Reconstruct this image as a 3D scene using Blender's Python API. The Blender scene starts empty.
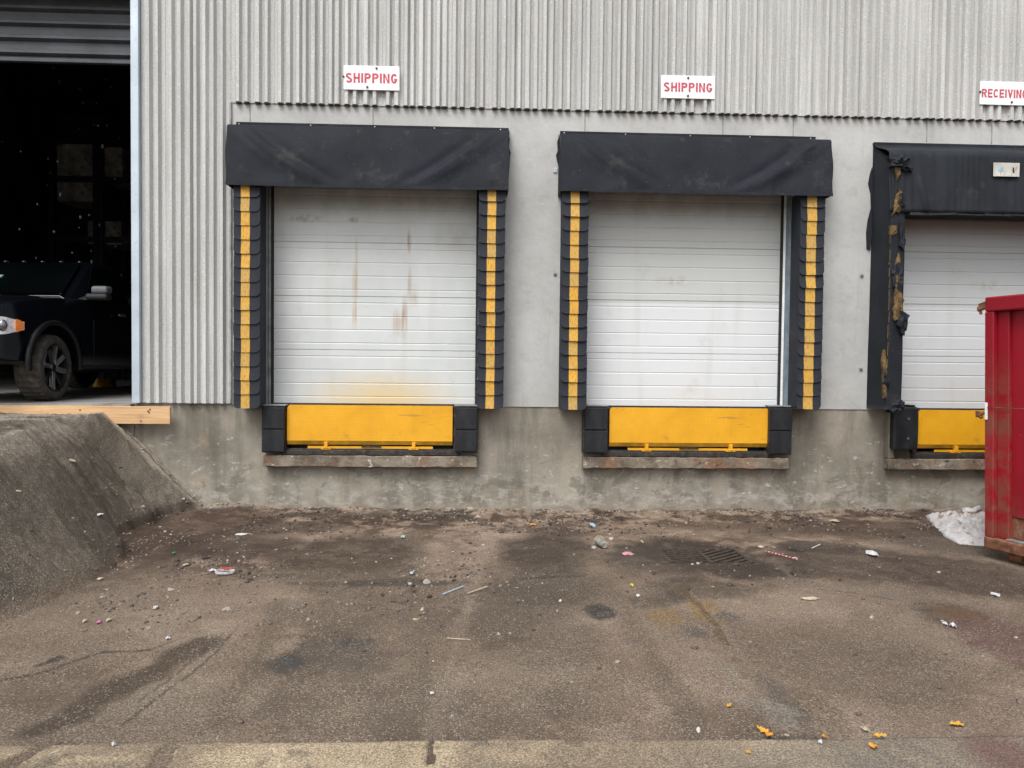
import bpy, bmesh, math, random
import numpy as np
from mathutils import Vector, Matrix
random.seed(7)
S = bpy.context.scene
COL = S.collection
PI = math.pi

# ------------------------------------------------------------------ camera
F = 760.0
YAW, PITCH, ROLL = 0.04025, 0.0293, 0.0105
CAM = Vector((0.0, -8.629, 1.70))
fw = Vector((math.sin(YAW)*math.cos(PITCH), math.cos(YAW)*math.cos(PITCH), -math.sin(PITCH)))
r0 = Vector((math.cos(YAW), -math.sin(YAW), 0)); u0 = r0.cross(fw)
rt = math.cos(ROLL)*r0 + math.sin(ROLL)*u0
up = -math.sin(ROLL)*r0 + math.cos(ROLL)*u0
cd = bpy.data.cameras.new('camera'); cam = bpy.data.objects.new('camera', cd); COL.objects.link(cam)
cd.sensor_width = 36; cd.lens = F/1024*36; cd.clip_end = 2000; cd.clip_start = 0.05
cam.matrix_world = Matrix(((rt.x, up.x, -fw.x, CAM.x), (rt.y, up.y, -fw.y, CAM.y), (rt.z, up.z, -fw.z, CAM.z), (0, 0, 0, 1)))
S.camera = cam

def ray(u, v): return fw + rt*((u-512)/F) - up*((v-384)/F)
def at(u, v, Y=0.0):                      # where the line of sight meets a vertical plane parallel to the wall
    d = ray(u, v); t = (Y-CAM.y)/d.y; return CAM + d*t
def gp(u, v, z=0.0):                      # where it meets the ground
    d = ray(u, v); t = (z-CAM.z)/d.z; return CAM + d*t
def AX(u, v, Y=0.0): return at(u, v, Y).x
def AZ(u, v, Y=0.0): return at(u, v, Y).z

HF = 1.19       # dock floor height
HS = 4.532      # underside of the metal siding
WTOP = 9.0

# ------------------------------------------------------------------ materials
class NT:
    def __init__(s, name):
        s.m = bpy.data.materials.new(name); s.m.use_nodes = True
        s.t = s.m.node_tree; s.N = s.t.nodes; s.L = s.t.links
        s.b = s.N['Principled BSDF']
        tc = s.N.new('ShaderNodeTexCoord'); s.oc = tc.outputs['Object']
    def n(s, ty, **k):
        x = s.N.new(ty)
        for a, b in k.items(): setattr(x, a, b)
        return x
    def lk(s, a, b): s.L.new(a, b)
    def mapv(s, scale, loc=(0, 0, 0)):
        m = s.n('ShaderNodeMapping'); s.lk(s.oc, m.inputs[0]); m.inputs['Scale'].default_value = scale
        m.inputs['Location'].default_value = loc; return m.outputs[0]
    def noise(s, scale, detail=4, sc=(1, 1, 1), rough=0.6, loc=(0, 0, 0), dist=0):
        x = s.n('ShaderNodeTexNoise'); s.lk(s.mapv(sc, loc), x.inputs['Vector'])
        x.inputs['Scale'].default_value = scale; x.inputs['Detail'].default_value = detail
        x.inputs['Roughness'].default_value = rough; x.inputs['Distortion'].default_value = dist
        return x.outputs[0]
    def ramp(s, f, lo, hi):
        x = s.n('ShaderNodeMapRange'); x.interpolation_type = 'SMOOTHSTEP'
        s.lk(f, x.inputs[0]); x.inputs[1].default_value = lo; x.inputs[2].default_value = hi
        return x.outputs[0]
    def math(s, op, a, b=None, c=None):
        x = s.n('ShaderNodeMath', operation=op)
        for i, q in enumerate((a, b, c)):
            if q is None: continue
            if isinstance(q, (int, float)): x.inputs[i].default_value = q
            else: s.lk(q, x.inputs[i])
        return x.outputs[0]
    def mix(s, f, a, b, mode='MIX'):
        x = s.n('ShaderNodeMix', data_type='RGBA', blend_type=mode)
        if isinstance(f, (int, float)): x.inputs[0].default_value = f
        else: s.lk(f, x.inputs[0])
        for i, q in ((6, a), (7, b)):
            if isinstance(q, tuple): x.inputs[i].default_value = (*q[:3], 1)
            else: s.lk(q, x.inputs[i])
        return x.outputs[2]
    def blob(s, c, r, nscale=0, nlo=.35, nhi=.65, nsc=(1, 1, 1), soft=1.0):
        m = s.n('ShaderNodeVectorMath', operation='SUBTRACT'); s.lk(s.oc, m.inputs[0]); m.inputs[1].default_value = c
        d = s.n('ShaderNodeVectorMath', operation='DIVIDE'); s.lk(m.outputs[0], d.inputs[0]); d.inputs[1].default_value = r
        l = s.n('ShaderNodeVectorMath', operation='LENGTH'); s.lk(d.outputs[0], l.inputs[0])
        f = s.ramp(l.outputs[1], 1.0, 1.0-soft)
        if nscale: f = s.math('MULTIPLY', f, s.ramp(s.noise(nscale, 4, nsc), nlo, nhi))
        return f
    def bump(s, h, strength=.5, dist=.01, prev=None):
        x = s.n('ShaderNodeBump'); s.lk(h, x.inputs['Height']); x.inputs['Strength'].default_value = strength
        x.inputs['Distance'].default_value = dist
        if prev is not None: s.lk(prev, x.inputs['Normal'])
        s.lk(x.outputs[0], s.b.inputs['Normal']); return x.outputs[0]
    def fin(s, col, rough=.7, metal=0, spec=.5):
        if isinstance(col, tuple): s.b.inputs['Base Color'].default_value = (*col[:3], 1)
        else: s.lk(col, s.b.inputs['Base Color'])
        if isinstance(rough, (int, float)): s.b.inputs['Roughness'].default_value = rough
        else: s.lk(rough, s.b.inputs['Roughness'])
        s.b.inputs['Metallic'].default_value = metal
        s.b.inputs['Specular IOR Level'].default_value = spec
        return s.m

def simple(name, col, rough=.6, metal=0, spec=.5, var=.25, vs=6, dirt=None, bump=.2, bs=60, bd=.004):
    t = NT(name)
    lo = tuple(c*(1-var) for c in col); hi = tuple(min(1, c*(1+var)) for c in col)
    c = t.mix(t.ramp(t.noise(vs, 5), .3, .7), lo, hi)
    if dirt: c = t.mix(t.math('MULTIPLY', t.ramp(t.noise(dirt[1], 6, rough=.7), .5, .68), dirt[2]), c, dirt[0])
    if bump: t.bump(t.noise(bs, 3), bump, bd)
    return t.fin(c, rough, metal, spec)

def mat_siding():
    t = NT('painted_ribbed_steel')
    c = t.mix(t.ramp(t.noise(1.2, 5, (1, 1, .25)), .3, .7), (.48, .485, .475), (.61, .615, .605))
    st = t.ramp(t.noise(26, 4, (1, 1, .03), .6), .42, .70)
    c = t.mix(t.math('MULTIPLY', st, .35), c, (.27, .265, .25))
    c = t.mix(t.math('MULTIPLY', t.ramp(t.noise(9, 5, (1, 1, .12), .7, (3, 0, 1)), .58, .75), .35), c, (.36, .33, .26))
    sp = t.ramp(t.noise(60, 2, (1, 1, 1.5)), .56, .70)
    c = t.mix(t.math('MULTIPLY', sp, .55), c, (.24, .235, .22))
    sp2 = t.ramp(t.noise(52, 2, (1, 1, 1.4), .5, (9, 3, 2)), .55, .70)
    c = t.mix(t.math('MULTIPLY', sp2, .6), c, (.72, .72, .70))
    lane = t.ramp(t.noise(11, 2, (1, 0, 0), .5, (4, 0, 0)), .35, .65)
    c = t.mix(t.math('MULTIPLY', lane, .35), c, (.33, .325, .31))
    v = t.noise(60, 2, (1, 1, 1.6))
    t.bump(v, .9, .008)
    return t.fin(c, .6, 0, .4)

def mat_panel():
    t = NT('grey_parged_concrete')
    c = t.mix(t.ramp(t.noise(1.3, 6, rough=.65), .3, .7), (.41, .415, .405), (.52, .525, .515))
    c = t.mix(t.math('MULTIPLY', t.ramp(t.noise(5, 6, rough=.7, loc=(4, 1, 2)), .5, .72), .4), c, (.30, .295, .28))
    c = t.mix(t.math('MULTIPLY', t.ramp(t.noise(10, 4, (1, 1, .06), loc=(2, 2, 5)), .56, .74), .28), c, (.27, .265, .25))
    c = t.mix(t.math('MULTIPLY', t.ramp(t.noise(18, 4, loc=(7, 1, 2)), .58, .7), .35), c, (.56, .55, .53))
    c = t.mix(t.ramp(t.noise(160, 2), .3, .8), c, t.mix(.5, c, (.30, .29, .27)))
    b = t.bump(t.noise(9, 6, rough=.7), .35, .02)
    t.bump(t.noise(120, 3), .4, .004, b)
    return t.fin(c, .85, 0, .3)

def mat_foundation():
    t = NT('stained_foundation_concrete')
    sz = t.n('ShaderNodeSeparateXYZ'); t.lk(t.oc, sz.inputs[0]); z = sz.outputs[2]
    c = t.mix(t.ramp(t.noise(1.5, 6, (1, 1, .6), .65), .32, .68), (.20, .178, .142), (.38, .345, .285))
    c = t.mix(t.math('MULTIPLY', t.ramp(t.noise(3.2, 6, (1, 1, 1.5), .7, (2, 5, 1)), .5, .62), .55), c, (.30, .285, .245))
    c = t.mix(t.math('MULTIPLY', t.ramp(t.noise(4.5, 5, (1, 1, .12), .6, (9, 5, 1)), .47, .7), .6), c, (.105, .098, .08))
    # efflorescence and splash near the ground
    low = t.ramp(z, .62, .05)
    w = t.math('MULTIPLY', low, t.ramp(t.noise(5, 7, (1, 1, 1.8), .75, (1, 8, 1)), .46, .62))
    c = t.mix(t.math('MULTIPLY', w, .75), c, (.46, .44, .395))
    w2 = t.ramp(t.noise(7, 7, (1, 1, 1.7), .78, (5, 8, 7), .4), .585, .64)
    w2 = t.math('MULTIPLY', w2, t.ramp(z, 1.1, .7))
    c = t.mix(t.math('MULTIPLY', w2, .8), c, (.55, .53, .49))
    c = t.mix(t.math('MULTIPLY', t.ramp(t.noise(2.7, 4, loc=(3, 3, 9)), .6, .72), .35), c, (.36, .26, .15))
    w3 = t.math('MULTIPLY', t.ramp(t.noise(2.4, 6, (1, 1, 1.2), .7, (15, 8, 2), .6), .55, .60), t.ramp(z, .75, .5))
    c = t.mix(t.math('MULTIPLY', w3, .55), c, (.13, .115, .092))
    g = t.ramp(z, .10, .0)
    c = t.mix(t.math('MULTIPLY', g, .7), c, (.26, .215, .175))
    c = t.mix(t.ramp(t.noise(130, 3), .3, .75), t.mix(.3, c, (.09, .085, .07)), c)
    b = t.bump(t.noise(6, 7, rough=.7), .5, .03)
    t.bump(t.noise(90, 3), .5, .006, b)
    return t.fin(c, .88, 0, .25)

def mat_ledge():
    t = NT('rust_stained_ledge_concrete')
    c = t.mix(t.ramp(t.noise(4, 6, (1, 1, 1), .7), .32, .68), (.12, .095, .07), (.29, .25, .195))
    c = t.mix(t.math('MULTIPLY', t.ramp(t.noise(3.4, 5, (1, 1, .5), .6, (5, 0, 2)), .53, .66), .6), c, (.24, .125, .07))
    c = t.mix(t.ramp(t.noise(11, 6, (1, 1, 1.2), .7, (5, 3, 2)), .60, .66), c, (.50, .47, .42))
    c = t.mix(t.ramp(t.noise(7, 6, (1, 1, 1.2), .7, (8, 3, 6)), .6, .66), c, (.07, .06, .05))
    b = t.bump(t.noise(14, 7, rough=.75), .8, .03)
    return t.fin(c, .9, 0, .2)

def mat_door(kind):
    t = NT('door_panel_white_%s' % ('rusty', 'two_tone', 'plain')[kind])
    sz = t.n('ShaderNodeSeparateXYZ'); t.lk(t.oc, sz.inputs[0]); z = sz.outputs[2]
    base = (.60, .60, .59)
    c = t.mix(t.ramp(t.noise(1.1, 4), .3, .7), (.52, .545, .54), (.60, .625, .62))
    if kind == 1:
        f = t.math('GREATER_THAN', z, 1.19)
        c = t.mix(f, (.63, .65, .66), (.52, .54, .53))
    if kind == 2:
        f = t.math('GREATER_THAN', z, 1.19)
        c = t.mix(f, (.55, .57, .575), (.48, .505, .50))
    c = t.mix(t.math('MULTIPLY', t.ramp(t.noise(5, 5, (1, 1, .1), .6), .5, .75), .2), c, (.40, .385, .35))
    c = t.mix(t.math('MULTIPLY', t.ramp(t.noise(3, 6, rough=.7, loc=(3, 4, 1)), .55, .75), .3), c, (.38, .36, .33))
    # soot along the head of the door
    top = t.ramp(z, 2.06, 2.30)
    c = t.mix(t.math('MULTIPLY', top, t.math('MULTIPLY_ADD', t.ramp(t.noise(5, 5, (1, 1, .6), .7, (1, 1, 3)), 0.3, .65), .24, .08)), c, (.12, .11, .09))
    if kind == 0:
        # rust runs down the leaf
        for cx, cz, rx, rz, k in ((-.22, 1.70, .028, .30, .45), (-.23, 1.38, .05, .34, .75), (-.235, 1.02, .038, .24, .9),
                                  (.38, 1.86, .035, .20, .9), (.39, 1.33, .04, .32, .75), (.33, .98, .05, .34, .95), (.25, .94, .09, .22, .6), (.45, 1.22, .06, .14, .45)):
            m = t.blob((cx, 0, cz), (rx, 9, rz), 40, .25, .6, (1, 1, .05))
            c = t.mix(t.math('MULTIPLY', m, k), c, (.40, .235, .10) if cx < 0 else (.32, .19, .11))
        m = t.blob((.07, 0, .02), (1.15, 9, .46), 3, .1, .5)
        c = t.mix(t.math('MULTIPLY', m, .85), c, (.64, .48, .22))
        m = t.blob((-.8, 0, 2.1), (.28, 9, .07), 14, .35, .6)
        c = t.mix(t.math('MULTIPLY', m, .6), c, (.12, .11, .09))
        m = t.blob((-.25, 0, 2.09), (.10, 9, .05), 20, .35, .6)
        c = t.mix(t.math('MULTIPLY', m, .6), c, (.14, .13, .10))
        m = t.blob((.9, 0, 1.9), (.45, 9, .25), 4, .2, .7)
        c = t.mix(t.math('MULTIPLY', m, .5), c, (.33, .30, .26))
    else:
        m = t.blob((.1, 0, .06), (.9, 9, .25), 3, .2, .7)
        c = t.mix(t.math('MULTIPLY', m, .35), c, (.62, .54, .42))
        m = t.blob((-.1, 0, 1.45), (.35, 9, .10), 9, .4, .6)
        c = t.mix(t.math('MULTIPLY', m, .45), c, (.36, .30, .23))
    t.bump(t.noise(60, 2, (1, 1, 1)), .12, .002)
    return t.fin(c, .5, 0, .4)

def mat_fabric(name='black_coated_fabric', col=(.011, .013, .018)):
    t = NT(name)
    c = t.mix(t.ramp(t.noise(2.2, 5), .3, .7), tuple(q*.8 for q in col), tuple(q*1.25 for q in col))
    c = t.mix(t.math('MULTIPLY', t.ramp(t.noise(3.1, 6, rough=.7, loc=(3, 2, 1)), .55, .72), .45), c, (.06, .058, .054))
    c = t.mix(t.math('MULTIPLY', t.ramp(t.noise(6, 6, (1, 1, .4), .7, (7, 2, 1)), .6, .72), .3), c, (.085, .065, .05))
    c = t.mix(t.ramp(t.noise(60, 2, rough=.6), .72, .78), c, (.16, .16, .155))
    b = t.bump(t.noise(7, 4), .35, .02)
    t.bump(t.noise(260, 2), .35, .002, b)
    return t.fin(c, .75, 0, .2)

def mat_yellow():
    t = NT('yellow_paint_steel')
    c = t.mix(t.ramp(t.noise(2.5, 5), .3, .7), (.64, .31, .012), (.74, .375, .018))
    c = t.mix(t.math('MULTIPLY', t.ramp(t.noise(9, 5, (1, 1, .25), .7, (3, 1, 2)), .56, .75), .4), c, (.42, .22, .03))
    c = t.mix(t.ramp(t.noise(30, 5, (1, 1, .6), .7), .655, .70), c, (.20, .13, .06))
    c = t.mix(t.math('MULTIPLY', t.ramp(t.noise(16, 5, (.15, 1, 1.6), .7, (3, 1, 8)), .60, .68), .6), c, (.30, .19, .06))
    c = t.mix(t.math('MULTIPLY', t.ramp(t.noise(6, 6, (.5, 1, 1), .72, (8, 1, 3)), .64, .72), .3), c, (.16, .12, .05))
    # raised tread pattern
    ch = t.n('ShaderNodeTexVoronoi'); t.lk(t.mapv((1, 1, 1.5)), ch.inputs['Vector']); ch.inputs['Scale'].default_value = 22; ch.inputs['Randomness'].default_value = 0
    t.bump(ch.outputs['Distance'], .4, .006)
    return t.fin(c, .45, 0, .4)

def mat_stripe():
    t = NT('worn_yellow_marker_strip')
    oi = t.n('ShaderNodeObjectInfo')
    c = t.mix(oi.outputs['Random'], (.46, .29, .08), (.62, .33, .035))
    ad = t.n('ShaderNodeVectorMath', operation='ADD'); t.lk(t.oc, ad.inputs[0])
    cb = t.n('ShaderNodeCombineXYZ'); t.lk(t.math('MULTIPLY', oi.outputs['Random'], 50.0), cb.inputs[0]); t.lk(cb.outputs[0], ad.inputs[1])
    sv = t.oc; t.oc = ad.outputs[0]
    c = t.mix(t.math('MULTIPLY', t.ramp(t.noise(45, 5, (1.6, 1, .5), .7), .48, .60), .5), c, (.18, .12, .045))
    c = t.mix(t.math('MULTIPLY', t.ramp(t.noise(12, 4), .5, .7), .3), c, (.45, .32, .14))
    t.oc = sv
    return t.fin(c, .6, 0, .3)

def mat_vcol(name, attr='tint', speck=(.46, .40, .33), dark=(.03, .025, .02), bump=.8, wet=True):
    t = NT(name)
    a = t.n('ShaderNodeAttribute', attribute_name=attr)
    c = a.outputs['Color']
    n1 = t.ramp(t.noise(70, 4, rough=.7), .3, .75)
    c2 = t.n('ShaderNodeHueSaturation'); t.lk(c, c2.inputs['Color']); t.lk(t.math('MULTIPLY', t.math('MULTIPLY_ADD', n1, .60, .70), t.math('MULTIPLY_ADD', t.ramp(t.noise(120, 2, rough=.6), .3, .72), .95, .52)), c2.inputs['Value'])
    c = c2.outputs[0]
    vo = t.n('ShaderNodeTexVoronoi'); t.lk(t.mapv((1, 1, 1)), vo.inputs['Vector']); vo.inputs['Scale'].default_value = 95
    # a random share of the cells are pale aggregate, another share dark pits
    sc = t.n('ShaderNodeSeparateColor'); t.lk(vo.outputs['Color'], sc.inputs[0])
    dist = t.ramp(vo.outputs['Distance'], .55, .25)
    b = t.n('ShaderNodeAttribute', attribute_name='grit')
    gs = t.n('ShaderNodeSeparateColor'); t.lk(b.outputs['Color'], gs.inputs[0])
    big = t.ramp(t.noise(3.5, 6, rough=.7), .38, .62)
    pick = t.math('GREATER_THAN', sc.outputs[0], t.math('SUBTRACT', .96, t.math('MULTIPLY', big, .30)))
    m = t.math('MULTIPLY', t.math('MULTIPLY', pick, dist), gs.outputs[0])
    c = t.mix(t.math('MULTIPLY', m, .55), c, speck)
    pick2 = t.math('GREATER_THAN', sc.outputs[1], .84)
    c = t.mix(t.math('MULTIPLY', t.math('MULTIPLY', pick2, dist), .55), c, dark)
    bb = t.bump(t.noise(22, 6, rough=.75), bump*.6, .03)
    t.bump(t.noise(130, 4, rough=.7), bump, .008, bb)
    r = t.math('SUBTRACT', .9, t.math('MULTIPLY', gs.outputs[1], .45))
    return t.fin(c, r, 0, .35)

def mat_gloss(name, col, rough=.12, spec=.5, var=.1, coat=0):
    t = NT(name)
    c = t.mix(t.ramp(t.noise(3, 4), .3, .7), tuple(q*(1-var) for q in col), tuple(q*(1+var) for q in col))
    t.b.inputs['Coat Weight'].default_value = coat
    return t.fin(c, t.math('MULTIPLY_ADD', t.noise(8, 4), .1, rough), 0, spec)

def mat_red():
    t = NT('red_scuffed_container_paint')
    sz = t.n('ShaderNodeSeparateXYZ'); t.lk(t.oc, sz.inputs[0]); z = sz.outputs[2]
    c = t.mix(t.ramp(t.noise(1.6, 5, (1, 1, .4)), .3, .7), (.215, .003, .012), (.29, .005, .017))
    c = t.mix(t.math('MULTIPLY', t.ramp(t.noise(7, 6, (1, 1, .2), .7, (2, 0, 1)), .52, .72), .5), c, (.16, .02, .022))
    c = t.mix(t.ramp(t.noise(24, 5, (1, 1, .5), .7), .66, .70), c, (.42, .10, .09))
    c = t.mix(t.ramp(t.noise(13, 5, rough=.7, loc=(4, 4, 2)), .72, .75), c, (.45, .33, .28))
    low = t.math('MULTIPLY', t.ramp(z, .75, .05), t.ramp(t.noise(6, 6, rough=.7), .35, .6))
    c = t.mix(t.math('MULTIPLY', low, .75), c, (.17, .07, .045))
    t.bump(t.noise(18, 5), .25, .01)
    return t.fin(c, .42, 0, .45)

def mat_rubber(name='black_rubber'):
    t = NT(name)
    c = t.mix(t.ramp(t.noise(9, 5, (1, 1, .5)), .35, .7), (.005, .006, .008), (.016, .018, .022))
    c = t.mix(t.ramp(t.noise(30, 5, rough=.7), .66, .72), c, (.05, .048, .045))
    w = t.n('ShaderNodeTexWave', wave_type='BANDS', bands_direction='X'); t.lk(t.oc, w.inputs['Vector']); w.inputs['Scale'].default_value = 14; w.inputs['Distortion'].default_value = 1.2
    b = t.bump(w.outputs[1], .15, .003)
    t.bump(t.noise(60, 4), .5, .005, b)
    return t.fin(c, .6, 0, .4)

def mat_wood():
    t = NT('pine_timber')
    w = t.noise(7, 6, (.15, 1, 3), .6, dist=1.5)
    c = t.mix(t.ramp(w, .3, .7), (.50, .30, .15), (.66, .44, .24))
    c = t.mix(t.math('MULTIPLY', t.ramp(t.noise(4, 5), .55, .75), .5), c, (.34, .22, .13))
    t.bump(w, .3, .004)
    return t.fin(c, .75, 0, .3)

def mat_glass(name='tinted_glass', col=(.0010, .0016, .0018)):
    t = NT(name); t.b.inputs['Coat Weight'].default_value = .0
    return t.fin(t.mix(t.ramp(t.noise(2, 3), .3, .7), col, tuple(q*1.6 for q in col)), .06, 0, .6)

M = {}
M['siding'] = mat_siding(); M['panel'] = mat_panel(); M['found'] = mat_foundation(); M['ledge'] = mat_ledge()
M['door0'], M['door1'], M['door2'] = mat_door(0), mat_door(1), mat_door(2)
M['fabric'] = mat_fabric(); M['fabric2'] = mat_fabric('worn_black_vinyl', (.017, .020, .025))
M['flap'] = mat_fabric('grey_black_flap_fabric', (.023, .026, .033))
M['yellow'] = mat_yellow(); M['stripe'] = mat_stripe()
M['rubber'] = mat_rubber(); M['red'] = mat_red(); M['wood'] = mat_wood()
M['galv'] = simple('blue_grey_galvanised_trim', (.47, .54, .60), .4, .25, .5, .1, 3, ((.3, .3, .3), 12, .4))
M['jamb'] = simple('weathered_steel_jamb', (.26, .27, .28), .5, .3, .5, .25, 5, ((.12, .10, .09), 9, .6))
M['jambblue'] = simple('blue_grey_jamb_paint', (.16, .21, .26), .5, .1, .5, .2, 6, ((.3, .3, .3), 14, .5))
M['white'] = simple('white_painted_sheet', (.80, .81, .81), .4, 0, .4, .04, 4, ((.5, .48, .42), 16, .35), .05)
M['signred'] = simple('faded_red_lettering', (.50, .07, .11), .6, 0, .3, .2, 30, ((.75, .35, .40), 40, .5), 0)
M['darksteel'] = simple('dirty_dark_steel', (.035, .033, .032), .6, .3, .4, .4, 12, ((.16, .10, .06), 20, .6))
M['screw'] = simple('zinc_screw_heads', (.45, .45, .44), .35, .7, .5, .1)
M['blackhole'] = simple('black_bolt', (.02, .02, .02), .6)
M['shutter'] = simple('grey_steel_shutter', (.060, .066, .074), .5, .2, .4, .2, 3, ((.05, .045, .04), 8, .6))
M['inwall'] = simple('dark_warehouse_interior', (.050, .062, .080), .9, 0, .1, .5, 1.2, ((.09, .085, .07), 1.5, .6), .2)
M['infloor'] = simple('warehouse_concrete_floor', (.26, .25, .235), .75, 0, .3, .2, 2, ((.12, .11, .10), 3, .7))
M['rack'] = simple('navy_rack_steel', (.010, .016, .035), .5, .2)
M['carton'] = simple('dusty_cardboard', (.26, .25, .235), .9, 0, .1, .5, 3, ((.05, .05, .05), 2.5, .8))
M['carpaint'] = mat_gloss('black_car_paint', (.0035, .004, .006), .08, .4)
M['flare'] = simple('matt_black_flare', (.007, .007, .008), .5, 0, .3, .3, 20)
M['trim'] = simple('black_plastic_trim', (.018, .018, .019), .6, 0, .4, .3, 20)
M['tyre'] = simple('dusty_tyre_rubber', (.050, .045, .039), .85, 0, .3, .3, 16, ((.11, .095, .08), 9, .7), .5, 70)
M['rim'] = simple('black_machined_alloy', (.030, .031, .034), .3, .6, .5, .3, 9)
M['rimface'] = simple('dusty_grey_spoke_faces', (.20, .19, .18), .4, .5, .5, .3, 9)
M['glass'] = mat_glass()
M['lens'] = simple('clear_lamp_reflector', (.75, .76, .78), .18, .35, .6, .25, 30, None, .5, 40, .01)
M['amber'] = simple('amber_lens', (.80, .22, .04), .2, 0, .6, .15, 20)
M['chrome'] = simple('dull_chrome', (.25, .26, .28), .22, .8, .5, .1)
M['foam'] = simple('torn_yellow_foam', (.15, .10, .048), .95, 0, .1, .5, 14, ((.05, .04, .025), 9, .9), .8, 30, .02)
M['bag'] = simple('dirty_white_plastic_sack', (.55, .54, .54), .42, 0, .4, .15, 9, ((.20, .155, .13), 9, .95), .2)
M['rust'] = simple('rust_brown_steel', (.17, .07, .04), .75, .1, .3, .35, 10, ((.30, .20, .14), 14, .6))
M['caulk'] = simple('dark_joint', (.27, .265, .25), .9, 0, .2, .3, 10)
M['grate'] = simple('rusty_cast_iron', (.060, .047, .038), .75, .3, .3, .35, 18)
M['ground'] = mat_vcol('worn_asphalt_and_dirt')
M['slab'] = mat_vcol('old_concrete_slab', speck=(.50, .46, .38), dark=(.07, .06, .045), bump=.4)
M['stone'] = mat_vcol('loose_stones', bump=.5)

# ------------------------------------------------------------------ object helpers
def link(name, me, mat, parent=None, loc=None, smooth=False):
    o = bpy.data.objects.new(name, me); COL.objects.link(o)
    ms = mat if isinstance(mat, (list, tuple)) else [mat]
    if not me.materials:
        for m in ms: me.materials.append(m)
    if parent: o.parent = parent
    if loc is not None: o.location = loc
    if smooth:
        for p in me.polygons: p.use_smooth = True
    return o
def tag(o, label=None, cat=None, group=None, kind=None):
    if label: o['label'] = label
    if cat: o['category'] = cat
    if group: o['group'] = group
    if kind: o['kind'] = kind
    return o
def thing(name, loc, label, cat, group=None, rz=0):
    o = bpy.data.objects.new(name, None); COL.objects.link(o); o.location = loc; o.rotation_euler = (0, 0, rz)
    o.empty_display_size = .1
    return tag(o, label, cat, group)
def copy_tree(o, parent=None):
    c = o.copy(); COL.objects.link(c); c.parent = parent
    for ch in list(o.children): copy_tree(ch, c)
    return c

class B:
    """collects shapes into one mesh"""
    def __init__(s): s.bm = bmesh.new()
    def box(s, x0, x1, y0, y1, z0, z1, bev=0, mi=0, seg=1):
        r = bmesh.ops.create_cube(s.bm, size=1)
        vs = r['verts']
        for v in vs:
            v.co = Vector(((x0+x1)/2+v.co.x*(x1-x0), (y0+y1)/2+v.co.y*(y1-y0), (z0+z1)/2+v.co.z*(z1-z0)))
        fs = set(f for v in vs for f in v.link_faces)
        for f in fs: f.material_index = mi
        if bev:
            es = list(set(e for v in vs for e in v.link_edges))
            bmesh.ops.bevel(s.bm, geom=es, offset=bev, segments=seg, affect='EDGES', profile=.5)
        return s
    def obox(s, p, q, w, h, bev=0, mi=0, upv=(0, 0, 1)):
        p, q = Vector(p), Vector(q); d = (q-p); L = d.length; d.normalize(); a = d.cross(Vector(upv))
        if a.length < 1e-4: a = d.cross(Vector((1, 0, 0)))
        a.normalize(); b = a.cross(d)
        r = bmesh.ops.create_cube(s.bm, size=1); vs = r['verts']
        for v in vs: v.co = (p+q)/2 + d*(v.co.x*L) + a*(v.co.y*w) + b*(v.co.z*h)
        for f in set(f for v in vs for f in v.link_faces): f.material_index = mi
        if bev: bmesh.ops.bevel(s.bm, geom=list(set(e for v in vs for e in v.link_edges)), offset=bev, segments=1, affect='EDGES')
        return s
    def cyl(s, p, q, r1, r2=None, n=12, mi=0):
        p, q = Vector(p), Vector(q); d = q-p; L = d.length
        r2 = r1 if r2 is None else r2
        r = bmesh.ops.create_cone(s.bm, cap_ends=True, segments=n, radius1=r1, radius2=r2, depth=L)
        rot = d.to_track_quat('Z', 'Y').to_matrix()
        for v in r['verts']: v.co = rot @ v.co + (p+q)/2
        for f in set(f for v in r['verts'] for f in v.link_faces): f.material_index = mi
        return s
    def poly(s, pts, mi=0):
        f = s.bm.faces.new([s.bm.verts.new(p) for p in pts]); f.material_index = mi; return f
    def prism(s, pts, d, mi=0, bev=0):
        """pts: planar outline in 3D, d: extrusion vector"""
        d = Vector(d); a = [s.bm.verts.new(Vector(p)) for p in pts]; b = [s.bm.verts.new(Vector(p)+d) for p in pts]
        n = len(pts); fs = [s.bm.faces.new(a), s.bm.faces.new(b[::-1])]
        for i in range(n): fs.append(s.bm.faces.new((a[i], b[i], b[(i+1) % n], a[(i+1) % n])))
        for f in fs: f.material_index = mi
        bmesh.ops.recalc_face_normals(s.bm, faces=fs)
        if bev: bmesh.ops.bevel(s.bm, geom=list(set(e for f in fs for e in f.edges)), offset=bev, segments=2, affect='EDGES')
        return s
    def ball(s, c, r, sub=2, mi=0):
        q = bmesh.ops.create_icosphere(s.bm, subdivisions=sub, radius=1)
        rr = r if hasattr(r, '__len__') else (r, r, r)
        for v in q['verts']: v.co = Vector((c[0]+v.co.x*rr[0], c[1]+v.co.y*rr[1], c[2]+v.co.z*rr[2]))
        for f in set(f for v in q['verts'] for f in v.link_faces): f.material_index = mi
        return s
    def jitter(s, amp, sc=8, seed=0):
        from mathutils import noise as mn
        for v in s.bm.verts:
            v.co += mn.noise_vector(v.co*sc+Vector((seed, seed*1.7, 0)))*amp
        return s
    def build(s, name, mat, parent=None, loc=None, smooth=False):
        me = bpy.data.meshes.new(name); s.bm.normal_update(); s.bm.to_mesh(me); s.bm.free()
        return link(name, me, mat, parent, loc, smooth)

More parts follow.
